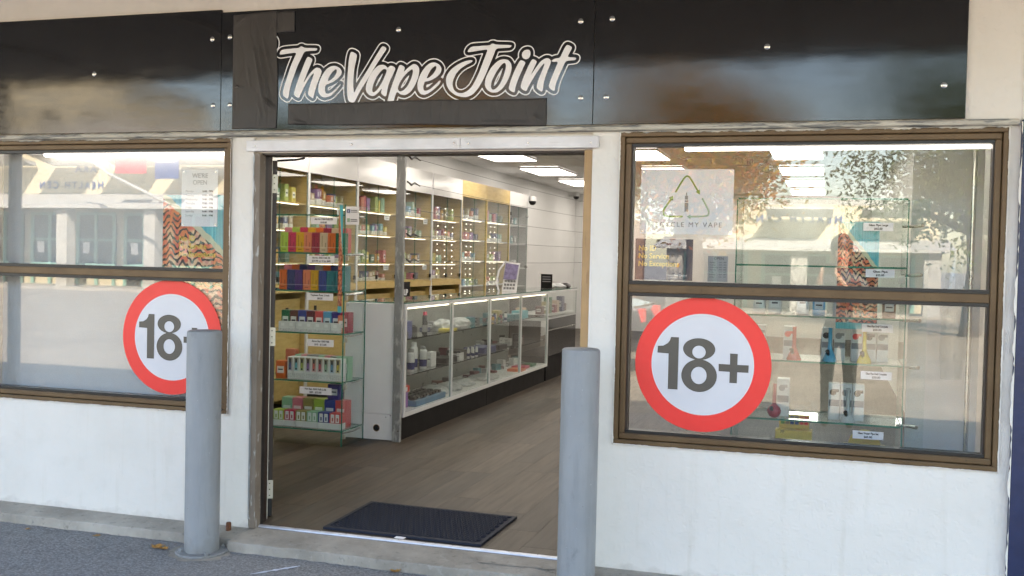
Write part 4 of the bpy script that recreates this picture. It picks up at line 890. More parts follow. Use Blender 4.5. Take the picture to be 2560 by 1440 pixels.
for z in (1.845, 1.832, 1.775, 1.762): mk('print_line', G().box(-3.545, -3.49, 2.3432, 2.3442, z-.003, z+.003), 'ink_pale', t)
# ---- wall cabinets along the left wall
YB = [3.09, 4.19, 5.29, 6.39, 7.50, 8.62, 9.71, 10.86, 11.92]
FX = -4.90
dotm = None
PAL = [['lime', 'pink', 'yellow', 'green', 'violet', 'amber', 'sky', 'olive', 'coral', 'mint'], ['navy', 'blue', 'lime', 'beige', 'olive', 'violet', 'crimson', 'brown', 'amber', 'orange'], ['violet', 'navy', 'green', 'lime', 'yellow', 'pink', 'mint', 'salmon', 'red', 'amber'], ['blue', 'lime', 'sky', 'mint', 'violet', 'cyan', 'olive', 'yellow', 'red', 'orange']]
BN = ['first', 'second', 'third', 'fourth', 'fifth', 'sixth', 'seventh', 'eighth']
rn = random.Random(11)
for b in range(8):
    y0, y1 = YB[b], YB[b+1]
    kind = 'white' if b < 5 else ('wood' if b < 7 else 'grey')
    t = thing('wall_cabinet', f'{ {"white": "white framed birch", "wood": "birch framed", "grey": "grey locked"}[kind] } glass wall cabinet, {BN[b]} from the street', 'cabinet', (-5.12, (y0+y1)/2, 0), 'glass fronted cabinets along the left wall')
    wood = 'birch_ply' if kind != 'grey' else 'device_grey'
    mk('back_panel', G().box(-5.345, -5.33, y0+.012, y1-.012, .08, 2.56), wood if b != 5 and b != 6 else 'frame_white', t)
    for a in (y0+.001, y1-.013): mk('side_panel', G().box(-5.33, FX-.012, a, a+.012, .0, 2.57), wood, t)
    mk('top_board', G().box(-5.33, FX-.012, y0+.014, y1-.014, 2.555, 2.57), 'frame_white', t)
    zt = 2.30 if kind == 'white' else 2.355
    mk('header_panel', G().box(FX-.010, FX+.006, y0+.022, y1-.022, zt, 2.58), {'white': 'gloss_white', 'wood': 'birch_ply', 'grey': 'gloss_white'}[kind], t)
    st = 'frame_white' if kind != 'wood' else 'birch_ply'
    for a, c in ((y0, y0+.02), (y1-.02, y1)): mk('stile', G().box(FX-.010, FX+.008, a, c, .08, 2.58), st, t)
    levels = [1.995, 1.735, 1.415, 1.212] if kind == 'white' else ([2.05, 1.76, 1.46, 1.10] if kind == 'wood' else [2.05, 1.75, 1.35, 1.05])
    for z in levels:
        mk('shelf', G().box(-5.329, FX-.02, y0+.014, y1-.014, z-.014, z), wood if kind == 'white' else 'frame_white', t)
        if z > 1.25 and kind != 'grey': mk('led_strip', G().box(FX-.045, FX-.030, y0+.08, y1-.14, z-.0215, z-.0145), 'led_warm', t)
    if kind == 'white':
        mk('ledge', G().box(FX-.06, FX+.012, y0+.022, y1-.022, 1.128, 1.196), 'birch_ply', t)
        for a, c in ((y0+.024, (y0+y1)/2-.002), ((y0+y1)/2+.002, y1-.024)):
            d = mk('lower_door', G().box(FX-.075, FX-.062, a, c, .10, 1.06), 'birch_ply', t)
            mk('lock', G().box(FX-.061, FX-.052, (a+c)/2-.02, (a+c)/2+.02, .93, .98), 'black_metal', d)
        gd = (1.205, 2.295)
    else: gd = (.30, 2.35)
    ym = (y0+y1)/2
    for a, c in ((y0+.022, ym-.002), (ym+.002, y1-.022)):
        d = mk('glass_door', G().pane(FX-.006, FX-.001, a, c, *gd), ['cabinet_glass', 'glass_edge'], t)
        mk('lock', G().box(FX, FX+.018, c-.05, c-.02, gd[0]+.03, gd[0]+.075), 'black_metal', d)
    if kind == 'grey':
        for z in (2.2, 1.35): mk('hinge', G().box(FX, FX+.02, y0+.03, y0+.06, z, z+.05), 'black_metal', t); mk('knob', G().ring([(.012, z), (.016, z+.02), (.012, z+.04)], 10, (FX+.01, y1-.04)), 'steel', t)
    # strings of small lamps behind the glass
    if b in (4, 5, 6):
        if dotm is None:
            q = G().ring([(.0, -.007), (.005, -.004), (.007, 0), (.005, .004), (0, .007)], 8, caps=False); dotm = bpy.data.meshes.new('lamp'); dotm.from_pydata(q.v, [], q.f); dotm.materials.append(MATS['led_dot'])
        for cI, f in enumerate((.30, .55, .80) if b == 4 else (.14, .32, .50)):
            for k in range(12 if b == 4 else 14):
                o = bpy.data.objects.new('lamp', dotm); C.objects.link(o); o.parent = t; ROOT[o] = ROOT[t]
                o.location = Vector((FX-.05, y0+f*(y1-y0)+.01*math.sin(k), (1.27 if b == 4 else 1.02)+k*.080))-ROOT[t]
    # goods on the shelves
    if kind == 'grey':
        for li, z in enumerate((2.05, 1.75, 1.35)):
            for i in range(4): c = ('grey', 'white', 'black', 'teal')[(i+li) % 4]; carton('carton', -5.08, y0+.2+i*.2, z+.0005, .1, .1, .13, COL[c], 'carton_label', f'{c} carton, {ORD[i]} from left, {ORD[li]} shelf down, grey locked wall cabinet', 'box', 'cartons in the wall cabinets', rz=R(90))
        continue
    for li, z in enumerate(levels):
        n = 9 if kind == 'white' else 8; step = (y1-y0-.22)/n; hh = (.17, .145, .155, .12)[li]*(1 if z < 1.99 else 1.1)
        if b == 4 and li > 1: n = 5
        for i in range(n):
            c = PAL[(li+b) % 4][(i*3//2+b*2+li) % 10]; h_ = hh*(.62+.36*rn.random())
            m = ('carton_label', 'carton_white_front', 'carton_tall', 'carton_white_front')[(li+b) % 4]
            if rn.random() < .13: continue
            carton('carton', -5.08+.06*rn.random(), y0+.10+(i+.5)*step, z+.0005, step*(.62+.30*rn.random()), .10, h_, tuple(.72*q+.07 for q in COL[c]), m, f'{c} carton, {ORD[i]} from left, {ORD[li]} shelf down, {BN[b]} wall cabinet', 'box', 'cartons in the wall cabinets', rz=R(90+rn.uniform(-7, 7)))
    if b in (1, 2, 3):
        for li in (0, 2):
            yy = y0+.62+.1*b
            t2 = thing('price_tag', f'small price card on the {ORD[li]} shelf edge of the {BN[b]} wall cabinet', 'price tag', (FX-.02, yy, levels[li]-.075), 'printed price tags')
            mk('card', G().box(FX-.016, FX-.014, yy-.07, yy+.07, levels[li]-.08, levels[li]-.018), 'paper', t2)
            for k in (0, 1): mk('print_line', G().box(FX-.0138, FX-.013, yy-.05, yy+.05, levels[li]-.042-k*.02, levels[li]-.034-k*.02), 'ink_pale', t2)
# a row of pointed header cards on top of the second cabinet's goods
for i, c in enumerate(('lime', 'salmon', 'lime', 'violet', 'salmon', 'amber')):
    y = 4.34+i*.135; g = G().prism_x([(y-.05, 1.996), (y+.05, 1.996), (y+.05, 2.17), (y+.028, 2.19), (y+.022, 2.225), (y, 2.24), (y-.022, 2.225), (y-.028, 2.19), (y-.05, 2.17)], -5.185, -5.18)
    o = mk('header_card', g, 'carton', label=f'{c} rounded header card, {ORD[i]} from left, top shelf, second wall cabinet', cat='card', group='rounded header cards in the second wall cabinet'); o.color = (*COL[c], 1)
t = thing('notice_board', 'small black notice with white letters on the wall cabinets behind the counter', 'sign', (FX+.03, 6.62, .93)); mk('board', G().box(FX+.014, FX+.022, 6.50, 6.76, .93, 1.19), 'black_panel', t)
tx = text('UP', 0, 0, 0, .10, 'paper', None, bold=.004); tx.parent = t; tx.location = Vector((FX+.0235, 6.63, 1.06))-ROOT[t]; tx.rotation_euler = (0, 0, R(90))
# ---- counter
ct = thing('glass_counter', 'long white framed glass counter with a black plinth', 'counter', (-3.52, 5.0, 0))
KX, KB, KY0, KY1 = -3.262, -3.775, 2.80, 7.29
for a in ((KY0, 5.025), (5.032, KY1-.02)): mk('plinth', G().box(KB+.03, KX-.03, *a, .0, .189), 'black_panel', ct)
mk('end_panel', G().box(KB, KX-.077, 2.757, 2.795, .215, 1.112), 'bright_white', ct, bevel=.002); mk('end_panel', G().box(KB, KX-.077, 2.757, 2.795, .003, .213), 'bright_white', ct, bevel=.002)
g = G().disc_y(-3.482, 2.7560, .097, 0, .026, 24); mk('cable_hole_disc', g, 'black_plastic', ct); mk('hole_rim', G().disc_y(-3.482, 2.7562, .097, .026, .030, 24), 'tan_timber', ct)  # flat black disc painted in for the dark inside of a hole
for x, z in ((-3.755, 1.09), (-3.72, .22), (-3.36, .205), (-3.40, .19)): mk('screw', G().disc_y(x, 2.7562, z, 0, .004, 8), 'dark_grey', ct)
mk('bottom_rail', G().box(KX-.03, KX, KY0+.035, KY1, .190, .224), 'frame_white', ct); mk('top_rail', G().box(KX-.03, KX, KY0+.035, KY1, 1.082, 1.114), 'frame_white', ct)
mk('back_rail', G().box(KB, KB+.03, KY0, KY1, 1.082, 1.114), 'frame_white', ct); mk('deck', G().box(KB, KX-.031, KY0, KY1, .192, .2235), 'frame_white', ct)
mk('corner_post', G().box(KX-.075, KX, KY0-.003, KY0+.034, .190, 1.114), 'frame_white', ct)
for y in (3.915, 5.02, 6.13, KY1-.012): mk('mullion', G().box(KX-.026, KX+.0015, y-.012, y+.012, .2245, 1.0815), 'frame_white', ct)
ys = [KY0+.036, 3.902, 3.928, 5.007, 5.033, 6.117, 6.143, KY1-.026]
for i in range(4):
    mk('front_pane', G().pane(KX-.016, KX-.011, ys[2*i], ys[2*i+1], .225, 1.081), ['cabinet_glass', 'glass_edge'], ct)
    mk('led_strip', G().box(KX-.044, KX-.031, ys[2*i]+.02, ys[2*i+1]-.02, 1.066, 1.078), 'led_warm', ct)
    for z in (.515, .815): mk('shelf', G().pane(KB+.05, KX-.045, ys[2*i], ys[2*i+1], z-.008, z), ['case_glass', 'black_plastic'], ct)
mk('back_panel', G().box(KB+.001, KB+.012, KY0+.036, KY1-.03, .225, 1.08), 'counter_back', ct)
for a, b in ((KY0, 5.02), (5.023, KY1)): mk('top_pane', G().pane(KB, KX+.002, a, b, 1.115, 1.123), ['cabinet_glass', 'glass_edge'], ct)
def can(x, y, z, r, h, col, cap, name, label, cat, grp):
    t = thing(name, label, cat, (x, y, z), grp)
    o = mk('body', G().ring([(r*.9, z+.0005), (r, z+.006), (r, z+h*.80), (r*.75, z+h*.85)], 18, (x, y)), 'tinted_gloss', t, smooth=True); o.color = (*COL[col], 1)
    o = mk('cap', G().ring([(r*.72, z+h*.852), (r*.72, z+h*.97), (r*.55, z+h)], 18, (x, y)), 'tinted_gloss', t, smooth=True); o.color = (*COL[cap], 1)
    o = mk('label_band', G().ring([(r*1.01, z+h*.12), (r*1.01, z+h*.42)], 18, (x, y), caps=False), 'tinted_gloss', t, smooth=True); o.color = (*COL['navy' if col == 'white' else 'grey'], 1)
for i, (y, h) in enumerate(((2.93, .20), (3.06, .235), (3.19, .20), (3.33, .245), (3.47, .205))): can(-3.37-.03*(i % 2), y, .5155, .033, h, 'white', 'white' if i % 2 else 'grey', 'spray_can', f'white spray can, {ORD[i]} from the street on the middle shelf of the counter', 'can', 'white spray cans in the counter')
can(-3.40, 3.58, .5155, .018, .15, 'black', 'red', 'spray_bottle', 'slim black bottle with a red cap beside the spray cans', 'bottle', None)
can(-3.38, 3.52, .8155, .024, .20, 'black', 'red', 'spray_bottle', 'black bottle with a red cap on the top shelf of the counter', 'bottle', None)
for i in range(6): can(-3.36+.02*(i % 2), 5.22+i*.11, .8155, .016, .065+.02*(i % 3), ('teal', 'amber', 'blue', 'green', 'crimson', 'white')[i], 'black', 'small_bottle', f"small {('teal', 'amber', 'blue', 'green', 'crimson', 'white')[i]} bottle in the third section of the counter's top shelf", 'bottle', 'small bottles in the counter')
for i in range(4): can(-3.37+.03*(i % 2), 4.66+i*.055, .5155, .014, .10, 'white', 'white', 'dropper_bottle', f'white dropper bottle, {ORD[i]} from the street on the middle shelf of the counter', 'bottle', 'white dropper bottles in the counter')
it = [(-3.40, 2.95, .8155, .10, .10, .13, 'navy', 'navy box nearest the street on the top shelf of the counter'), (-3.40, 3.10, .8155, .10, .11, .14, 'blue', 'blue box behind the navy one on the top shelf of the counter'), (-3.33, 2.93, .8155, .04, .10, .06, 'black', 'low black box at the street end of the top shelf of the counter'), (-3.56, 3.25, .8155, .12, .2, .09, 'white', 'long white box on the top shelf of the counter'), (-3.55, 3.02, .9465, .10, .12, .05, 'white', 'white box stacked on the boxes in the counter'),
      (-3.40, 4.15, .8155, .12, .2, .018, 'yellow', 'flat yellow packet on the top shelf of the counter'), (-3.42, 4.50, .8155, .12, .18, .02, 'grey', 'flat grey packet on the top shelf of the counter'), (-3.45, 6.35, .8155, .14, .18, .05, 'teal', 'teal box in the last section of the counter'), (-3.43, 6.62, .8155, .14, .22, .08, 'cyan', 'cyan box in the last section of the counter'), (-3.5, 6.9, .8155, .1, .12, .1, 'beige', 'beige box in the last section of the counter'), (-3.5, 5.9, .8155, .12, .14, .11, 'olive', 'olive box in the third section of the counter'),
      (-3.40, 3.74, .5155, .05, .12, .13, 'white', 'white card box on the middle shelf of the counter'), (-3.42, 4.12, .5155, .16, .30, .05, 'black', 'long black case on the middle shelf of the counter'), (-3.42, 4.46, .5155, .14, .2, .09, 'black', 'black box on the middle shelf of the counter'), (-3.36, 4.40, .5155, .03, .12, .07, 'white', 'white card in front of the black box on the middle shelf'), (-3.45, 5.3, .5155, .2, .4, .06, 'navy', 'dark blue pouch on the middle shelf of the counter'), (-3.42, 5.75, .5155, .14, .30, .05, 'black', 'black case in the third section of the middle shelf'),
      (-3.38, 2.93, .224, .06, .09, .10, 'purple', 'purple header card box at the street end of the counter floor'), (-3.40, 3.08, .224, .06, .13, .15, 'violet', 'violet header card box on the counter floor'), (-3.36, 6.3, .224, .16, .22, .03, 'orange', 'orange packet on the counter floor'), (-3.40, 6.6, .224, .16, .22, .03, 'red', 'red packet on the counter floor'), (-3.40, 6.9, .224, .16, .2, .03, 'green', 'green packet on the counter floor')]
for x, y, z, dx, dy, dz, c, lab in it: carton('carton', x, y, z, dx, dy, dz, COL[c], 'carton_label' if dz > .06 else 'carton', lab, 'box')
rn = random.Random(21); NM = ['black', 'navy', 'grey', 'white', 'brown', 'teal', 'black', 'maroon']
SH = (('top', .8155), ('middle', .5155), ('bottom', .224))
for li, (sn, z) in enumerate(SH):
    for k in range(4):
        a0, a1 = ys[2*k]+.08, ys[2*k+1]-.06; cnt = {}
        for i in range(7):
            c = NM[rn.randrange(8)]; cnt[c] = cnt.get(c, 0)+1; h_ = rn.choice((.025, .04, .05, .07, .09))*(1 if li else .8)
            carton('small_pack', -3.545-.10*rn.random(), a0+(a1-a0)*(i+.5)/7, z+.0003 if li < 2 else z+.0005, .05+.04*rn.random(), .06+.05*rn.random(), h_, COL[c], 'carton_label' if i % 2 else 'carton', f'{ORD[cnt[c]-1]} small {c} pack at the back of the {sn} shelf, {ORD[k]} counter section', 'box', 'small packs at the back of the counter', rz=rn.uniform(-.5, .5))
t = thing('red_tin', 'red tin lying on the counter floor behind the spray cans', 'tin', (-3.36, 2.95, .39)); mk('tin', G().box(-3.42, -3.30, 2.87, 3.01, .3745, .43), 'sticker_red', t, bevel=.006); mk('label_print', G().box(-3.2995, -3.299, 2.92, 2.96, .385, .42), 'paper', t); mk('stack', G().box(-3.43, -3.31, 2.86, 3.02, .3742, .3744), 'paper', t)
t = thing('lighter_tray', 'blue tray of silver lighters on the counter floor', 'tray', (-3.42, 3.42, .224)); mk('tray', G().box(-3.55, -3.30, 3.16, 3.86, .2245, .275), 'blue_tray', t, bevel=.003)
for i in range(9):
    for j in range(3): mk('lighter', G().box(-3.53+j*.075, -3.48+j*.075, 3.19+i*.073, 3.235+i*.073, .2755, .300), 'black_metal' if (i+j) % 3 else 'steel', t)
def bag(x, y, z, sx, sy, sz, label, seed):
    bm = bmesh.new(); bmesh.ops.create_icosphere(bm, subdivisions=4, radius=1); r = random.Random(seed); ph = [Vector((r.uniform(-1, 1), r.uniform(-1, 1), r.uniform(-1, 1))).normalized() for _ in range(14)]
    for v in bm.verts:
        n = v.co.normalized(); d = sum(abs(math.sin(5*n.dot(p)+i)) for i, p in enumerate(ph))/14
        q = n*(.62+.5*d); v.co = Vector((q.x*sx, q.y*sy, max(-.3, q.z)*sz+.3*sz))
    me = bpy.data.meshes.new('plastic_bag'); bm.to_mesh(me); bm.free(); me.materials.append(MATS['bag_plastic'])
    o = bpy.data.objects.new('plastic_bag', me); C.objects.link(o); o.location = (x, y, z+.0008); props(o, label, 'bag', 'crumpled clear plastic bags', None); ROOT[o] = Vector((x, y, z))
bag(-3.50, 4.30, .8155, .12, .20, .075, 'crumpled clear bag nearer the street on the top shelf of the counter', 1); bag(-3.50, 4.74, .8155, .12, .17, .07, 'crumpled clear bag further back on the top shelf of the counter', 2)
bag(-3.48, 4.05, .224, .14, .14, .065, 'crumpled clear bag beside the lighter tray on the counter floor', 3); bag(-3.46, 4.38, .224, .14, .17, .06, 'crumpled clear bag in the middle of the counter floor', 4); bag(-3.48, 4.78, .224, .14, .17, .055, 'crumpled clear bag at the end of the second counter section', 5); bag(-3.46, 5.4, .224, .16, .3, .04, 'flattened clear bag in the third section of the counter floor', 6)
bag(-3.48, 8.42, 1.1238, .15, .26, .05, 'crumpled white bag on top of the second counter', 7)
# second counter, dark front
t = thing('glass_counter', 'second glass counter with a dark glossy front further inside', 'counter', (-3.52, 8.0, 0))
mk('plinth', G().box(KB+.03, KX-.03, 7.33, 8.78, 0, .30), 'black_panel', t); mk('front_panel', G().box(KX-.025, KX-.012, 7.32, 8.78, .302, .76), 'dark_window', t); mk('deck', G().box(KB, KX-.026, 7.32, 8.78, .74, .775), 'frame_white', t)
mk('rail', G().box(KX-.012, KX-.004, 7.32, 8.78, .62, .635), 'steel', t); mk('rail', G().box(KX-.03, KX, 7.32, 8.78, 1.09, 1.114), 'frame_white', t); mk('front_pane', G().pane(KX-.016, KX-.011, 7.32, 8.78, .778, 1.089), ['cabinet_glass', 'glass_edge'], t); mk('top_pane', G().pane(KB, KX, 7.32, 8.78, 1.115, 1.123), ['cabinet_glass', 'glass_edge'], t); mk('back_panel', G().box(KB, KB+.012, 7.32, 8.78, .302, 1.114), 'dark_wood', t)
mk('white_shelf', G().box(KB+.02, KX-.03, 7.34, 8.76, .80, .815), 'frame_white', t)
for i in range(7): c = ('brown', 'olive', 'green', 'crimson', 'beige', 'navy', 'brown')[i]; carton('carton', -3.42+.02*(i % 2), 7.46+i*.19, .8155, .08, .12, .10+.05*(i % 3), COL[c], 'carton_label', f'{c} packet, {ORD[i]} from the street in the second counter', 'box', 'packets in the second counter')
# post, wires
t = thing('steel_post', 'galvanised steel post at the street end of the counter', 'post', (-3.293, 2.72, 0)); mk('post', G().box(-3.3285, -3.2585, 2.716, 2.750, 0, 2.949), 'galvanised_steel', t, bevel=.003)
for z in (.09, .33, .62, .97, 1.19, 1.42, 1.66, 2.1): mk('bolt', G().disc_y(-3.275, 2.7152, z, 0, .007, 10), 'steel', t)
for i, z in enumerate((2.30, 2.09, 1.88, 1.672, 1.467)):
    t = thing('guard_wire', f'thin wire strung above the counter, {ORD[i]} from the top', 'wire', (-3.25, 2.75, z), 'wires strung above the counter')
    sag = [(-3.252, 2.755+5.99*k/12, z-.012*math.sin(math.pi*k/12)) for k in range(13)]
    mk('wire', G().tube(sag, .0022, 6), 'black_metal', t); mk('wire', G().tube([(-3.252, 8.745, z), (-2.66, 8.75, z)], .0022, 6), 'black_metal', t)
    if i != 2: mk('tensioner', G().tube([(-3.252, 2.76, z+.012), (-3.25, 2.84, z-.012), (-3.254, 2.92, z+.012), (-3.25, 3.02, z-.008)], [.006, .009, .007, .005], 6), 'black_metal', t)
# brochure stand, notices
t = thing('brochure_stand', 'violet and white brochure stand on the counter', 'stand', (-3.46, 6.3, 1.1235))
for p, m, x in ((lambda q: q, 'purple', 0),):
    g = G().add([(-3.55, 6.28, 1.1240), (-3.38, 6.30, 1.1240), (-3.38, 6.36, 1.30), (-3.55, 6.34, 1.30), (-3.55, 6.40, 1.47), (-3.38, 6.42, 1.45)], [(0, 1, 2, 3), (3, 2, 5, 4)]); mk('card', g, 'paper', t)
    g = G().add([(-3.54, 6.305, 1.262), (-3.39, 6.325, 1.262), (-3.39, 6.412, 1.43), (-3.54, 6.392, 1.45)], [(0, 1, 2, 3)]); g.v = [(a, b-.012, c) for a, b, c in g.v]; mk('print', g, 'violet_print', t)
    g = G().tube([(-3.60, 6.33, 1.124), (-3.64, 6.35, 1.22), (-3.62, 6.38, 1.36), (-3.55, 6.41, 1.47)], .012); mk('side_arm', g, 'paper', t)
    for i in range(4):
        for j in range(3): mk('label_print', G().box(-3.53+i*.035, -3.505+i*.035, 6.283-.004+.02*j, 6.2835-.004+.02*j, 1.15+j*.04, 1.175+j*.04), 'ink_pale', t)
t = thing('counter_notice', 'small black notice standing on the second counter', 'sign', (-3.47, 7.95, 1.1235)); mk('board', G().box(-3.55, -3.40, 7.95, 7.962, 1.1238, 1.31), 'black_panel', t)
for i in range(3): mk('print_line', G().box(-3.53, -3.42, 7.9485, 7.9495, 1.27-i*.03, 1.28-i*.03), 'ink_pale', t)
t = thing('black_pouch', 'black pouch lying at the far end of the second counter', 'pouch', (-3.35, 8.7, 1.1235)); g = G(); g.ring([(.10, 1.1238), (.12, 1.14), (.10, 1.17), (.05, 1.19)], 14, (0, 0)); g.v = [(-3.40+a*.7, 8.62+b*1.1, c) for a, b, c in g.v]; mk('pouch', g, 'black_plastic', t, smooth=True)
# security cameras
def cctv(x, y, z, label):
    t = thing('security_camera', label, 'camera', (x, y, z), 'white dome security cameras')
    mk('arm', G().tube([(x-.16, y, z+.02), (x-.05, y, z+.03), (x, y, z+.07)], .018), 'frame_white', t, smooth=True)
    mk('housing', G().ring([(.0, z+.085), (.045, z+.08), (.066, z+.05), (.068, z+.0)], 24, (x, y)), 'frame_white', t, smooth=True)
    mk('dome', G().ring([(.062, z-.001), (.060, z-.03), (.045, z-.055), (.02, z-.068), (.0, z-.07)], 24, (x, y), caps=False), 'black_plastic', t, smooth=True)
    mk('aerial', G().tube([(x-.06, y, z+.04), (x-.06, y, z+.16)], .009), 'frame_white', t)
cctv(-4.86, 12.05, 2.49, 'white dome camera at the end of the wall cabinets'); cctv(-5.19, 16.6, 2.86, 'white dome camera in the far corner')
mk('camera_bracket', G().box(-5.34, -5.02, 12.0, 12.1, 2.40, 2.62), 'frame_white', label='white box carrying the camera at the end of the wall cabinets', cat='bracket')
# ================================================================ THE STREET OPPOSITE (seen in the glass)
def health_building(x0, wdt, yf, label, signs, s=1.0, gable=1.3):
    """cream single storey clinic: gabled fascia, sloping white canopy, green door frames, grey columns"""
    t = thing('health_centre', label, 'building', (x0+wdt/2, yf-4, -.075)); H = 5.6*s
    def bx(nm, a, b, y0, y1, z0, z1, m, par=t): return mk(nm, G().box(x0+a, x0+b, y0, y1, z0*s-.07, z1*s-.07), m, par)
    bx('wall', 0, wdt, yf-8, yf-.3, 0, 3.3, 'cream_render'); bx('parapet', 0, wdt, yf-8, yf-.1, 3.32, 5.6, 'cream_render')
    mk('roof', G().prism_y([(x0-.4, H-.05), (x0+wdt/2, H+gable*s), (x0+wdt+.4, H-.05)], yf-8, yf-.4), 'canopy_white', t)
    n = int(wdt/2.3)
    for i in range(n):
        a = .4+i*(wdt-.6)/n; b = a+(wdt-.6)/n-.55
        f = bx('door' if i % 3 == 1 else 'window', a, b, yf-.29, yf-.16, .0 if i % 3 == 1 else .5, 3.0, 'dark_window')
        for q in (a-.06, (a+b)/2-.05, b-.06): bx('frame', q, q+.12, yf-.155, yf-.08, .0, 3.08, 'green_frame', f)
        for z in (2.95, 1.9, .9): bx('frame', a+.07, (a+b)/2-.06, yf-.15, yf-.09, z, z+.1, 'green_frame', f); bx('frame', (a+b)/2+.08, b-.07, yf-.15, yf-.09, z, z+.1, 'green_frame', f)
        bx('notice', a+.3, a+.62, yf-.078, yf-.07, 1.4, 1.85, 'paper', f)
    for i in range(int(wdt/4)+1): bx('column', .1+i*(wdt-.7)/int(wdt/4), .6+i*(wdt-.7)/int(wdt/4), yf+1.6, yf+2.05, 0, 3.3, 'grey_column')
    mk('canopy', G().prism_x([(yf-.09, 3.75*s), (yf+2.3, 3.2*s), (yf+2.3, 3.05*s), (yf-.09, 3.5*s)], x0-.3, x0+wdt+.3), 'canopy_white', t)
    for i in range(int(wdt/3)+1): mk('canopy_wing', G().prism_x([(yf+.1, 5.0*s), (yf+1.6, 5.25*s), (yf+1.65, 5.15*s), (yf+.1, 4.85*s)], x0+.2+i*3.0, x0+2.3+i*3.0), 'canopy_white', t)
    for (body, a, z, sz) in signs: text(body, x0+a, yf-.07+.03, z*s, sz, 'navy_sign', t, facing=1, bold=.01, space=1.5)
    bx('base', -.2, wdt+.2, yf-.05, yf+2.4, .0, .12, 'concrete')
    return t
# the reflected lettering faces the shop (+Y side)
ha = health_building(-36.5, 16.5, -30, 'cream clinic with green door frames across the car park, reflected in the left window', [('ARA', 7.6, 4.75, .42), ('HEALTH CEN', 6.9, 4.08, .38)])
hb = health_building(-5.2, 8.6, -31, 'smaller cream clinic with green door frames across the car park, reflected in the right window', [('HEALTH CEN', 4.2, 4.75, .34)], .64, .5)
t = thing('cream_block', 'tall cream building behind the clinic across the car park', 'building', (-39.5, -42, -.075))
mk('wall', G().box(-45, -33.6, -46, -38, -.07, 9.7), 'cream_render', t); mk('roof', G().box(-45.3, -33.3, -46.3, -37.7, 9.71, 9.95), 'canopy_white', t)
for i in range(4):
    for z in (4.2, 7.0):
        w_ = mk('window', G().box(-44+i*2.8, -42.4+i*2.8, -37.99, -37.93, z, z+1.5), 'dark_window', t); mk('sill', G().box(-44.1+i*2.8, -42.3+i*2.8, -37.99, -37.85, z-.12, z-.01), 'canopy_white', w_)
def board(x, y, z, w_, h_, m, label, body=None):
    t = thing('shop_sign', label, 'sign', (x, y, z))
    mk('board', G().box(x-w_/2, x+w_/2, y-.05, y, z, z+h_), m, t)
    if body: text(body, x, y+.02, z+h_*.6, .22, 'paper', t, facing=1, bold=.006)
    mk('bracket', G().box(x-.04, x+.04, y-.6, y-.051, z+h_*.5, z+h_*.5+.08), 'grey_column', t)
board(-22.9, -27.0, 4.1, 1.0, 1.1, 'navy_sign', 'navy square pharmacy sign across the car park', 'Unichem'); board(-24.45, -27.0, 4.3, 1.3, .7, 'red_sign', 'red sign across the car park beside the navy one')
mk('wall', G().box(-19.8, -6.5, -33, -32.6, -.07, 3.0), 'brick_red', label='low red brick wall between the clinics across the car park', cat='wall')
mk('flag_pole', G().tube([(-26.2, -26, 5.2), (-24.6, -26, 4.2), (-22.0, -26, 3.1)], .06), 'canopy_white', label='white slanting pole in front of the clinic', cat='pole')
def tree(x, y, h, cr, leafm, label, seed, nl=5000, ls=.16):
    r = random.Random(seed); t = thing('tree', label, 'tree', (x, y, -.075))
    g = G(); top = h*.62; g.tube([(x, y, -.08), (x+.1, y, h*.2), (x-.05, y+.1, h*.42), (x+.1, y, top)], [cr*.085, cr*.07, cr*.055, cr*.03], 10)
    tips = []
    for i in range(11):
        a = r.uniform(0, 6.283); z0 = h*r.uniform(.28, .6); p1 = Vector((x+.05, y, z0)); d = Vector((math.cos(a), math.sin(a), r.uniform(.3, .9))).normalized()
        L_ = cr*r.uniform(.55, .95); p2 = p1+d*L_*.5+Vector((0, 0, .1)); p3 = p1+d*L_
        g.tube([p1, p2, p3], [cr*.035, cr*.022, cr*.008], 6); tips += [p2, p3]
    mk('trunk', g, 'bark', t, smooth=True)
    cl = [Vector((x+cr*.8*r.gauss(0, .42), y+cr*.8*r.gauss(0, .42), h*.58+h*.17*r.gauss(0, .8))) for _ in range(26)]+tips
    vs = []; fs = []
    for i in range(nl):
        c = r.choice(cl); q = c+Vector((r.gauss(0, 1), r.gauss(0, 1), r.gauss(0, .8)))*cr*.17
        a = Vector((r.uniform(-1, 1), r.uniform(-1, 1), r.uniform(-1, 1))).normalized(); b = a.orthogonal().normalized(); sz = ls*r.uniform(.5, 1.2)
        k = len(vs); vs += [tuple(q-a*sz), tuple(q+b*sz*.45), tuple(q+a*sz), tuple(q-b*sz*.45)]; fs.append((k, k+1, k+2, k+3))
    mk('crown', G().add(vs, fs), leafm, t)
tree(-3.4, -22, 7.4, 3.3, 'autumn_leaf', 'autumn tree with orange and yellow leaves, reflected at the left of the right window', 1, 20000, .085)
tree(-9.5, -20, 7.5, 3.0, 'autumn_leaf', 'autumn tree further along the car park', 2, 6000, .14)
tree(3.2, -21, 7.6, 3.0, 'green_leaf', 'dark green tree reflected at the right of the right window', 3, 22000, .075)
tree(8.5, -18, 7.5, 3.2, 'green_leaf', 'dark green tree beyond the right end of the shops', 4, 7000, .14)
tree(-14.5, -22, 6.5, 2.4, 'green_leaf', 'green tree in front of the red brick wall', 5, 5000, .14)
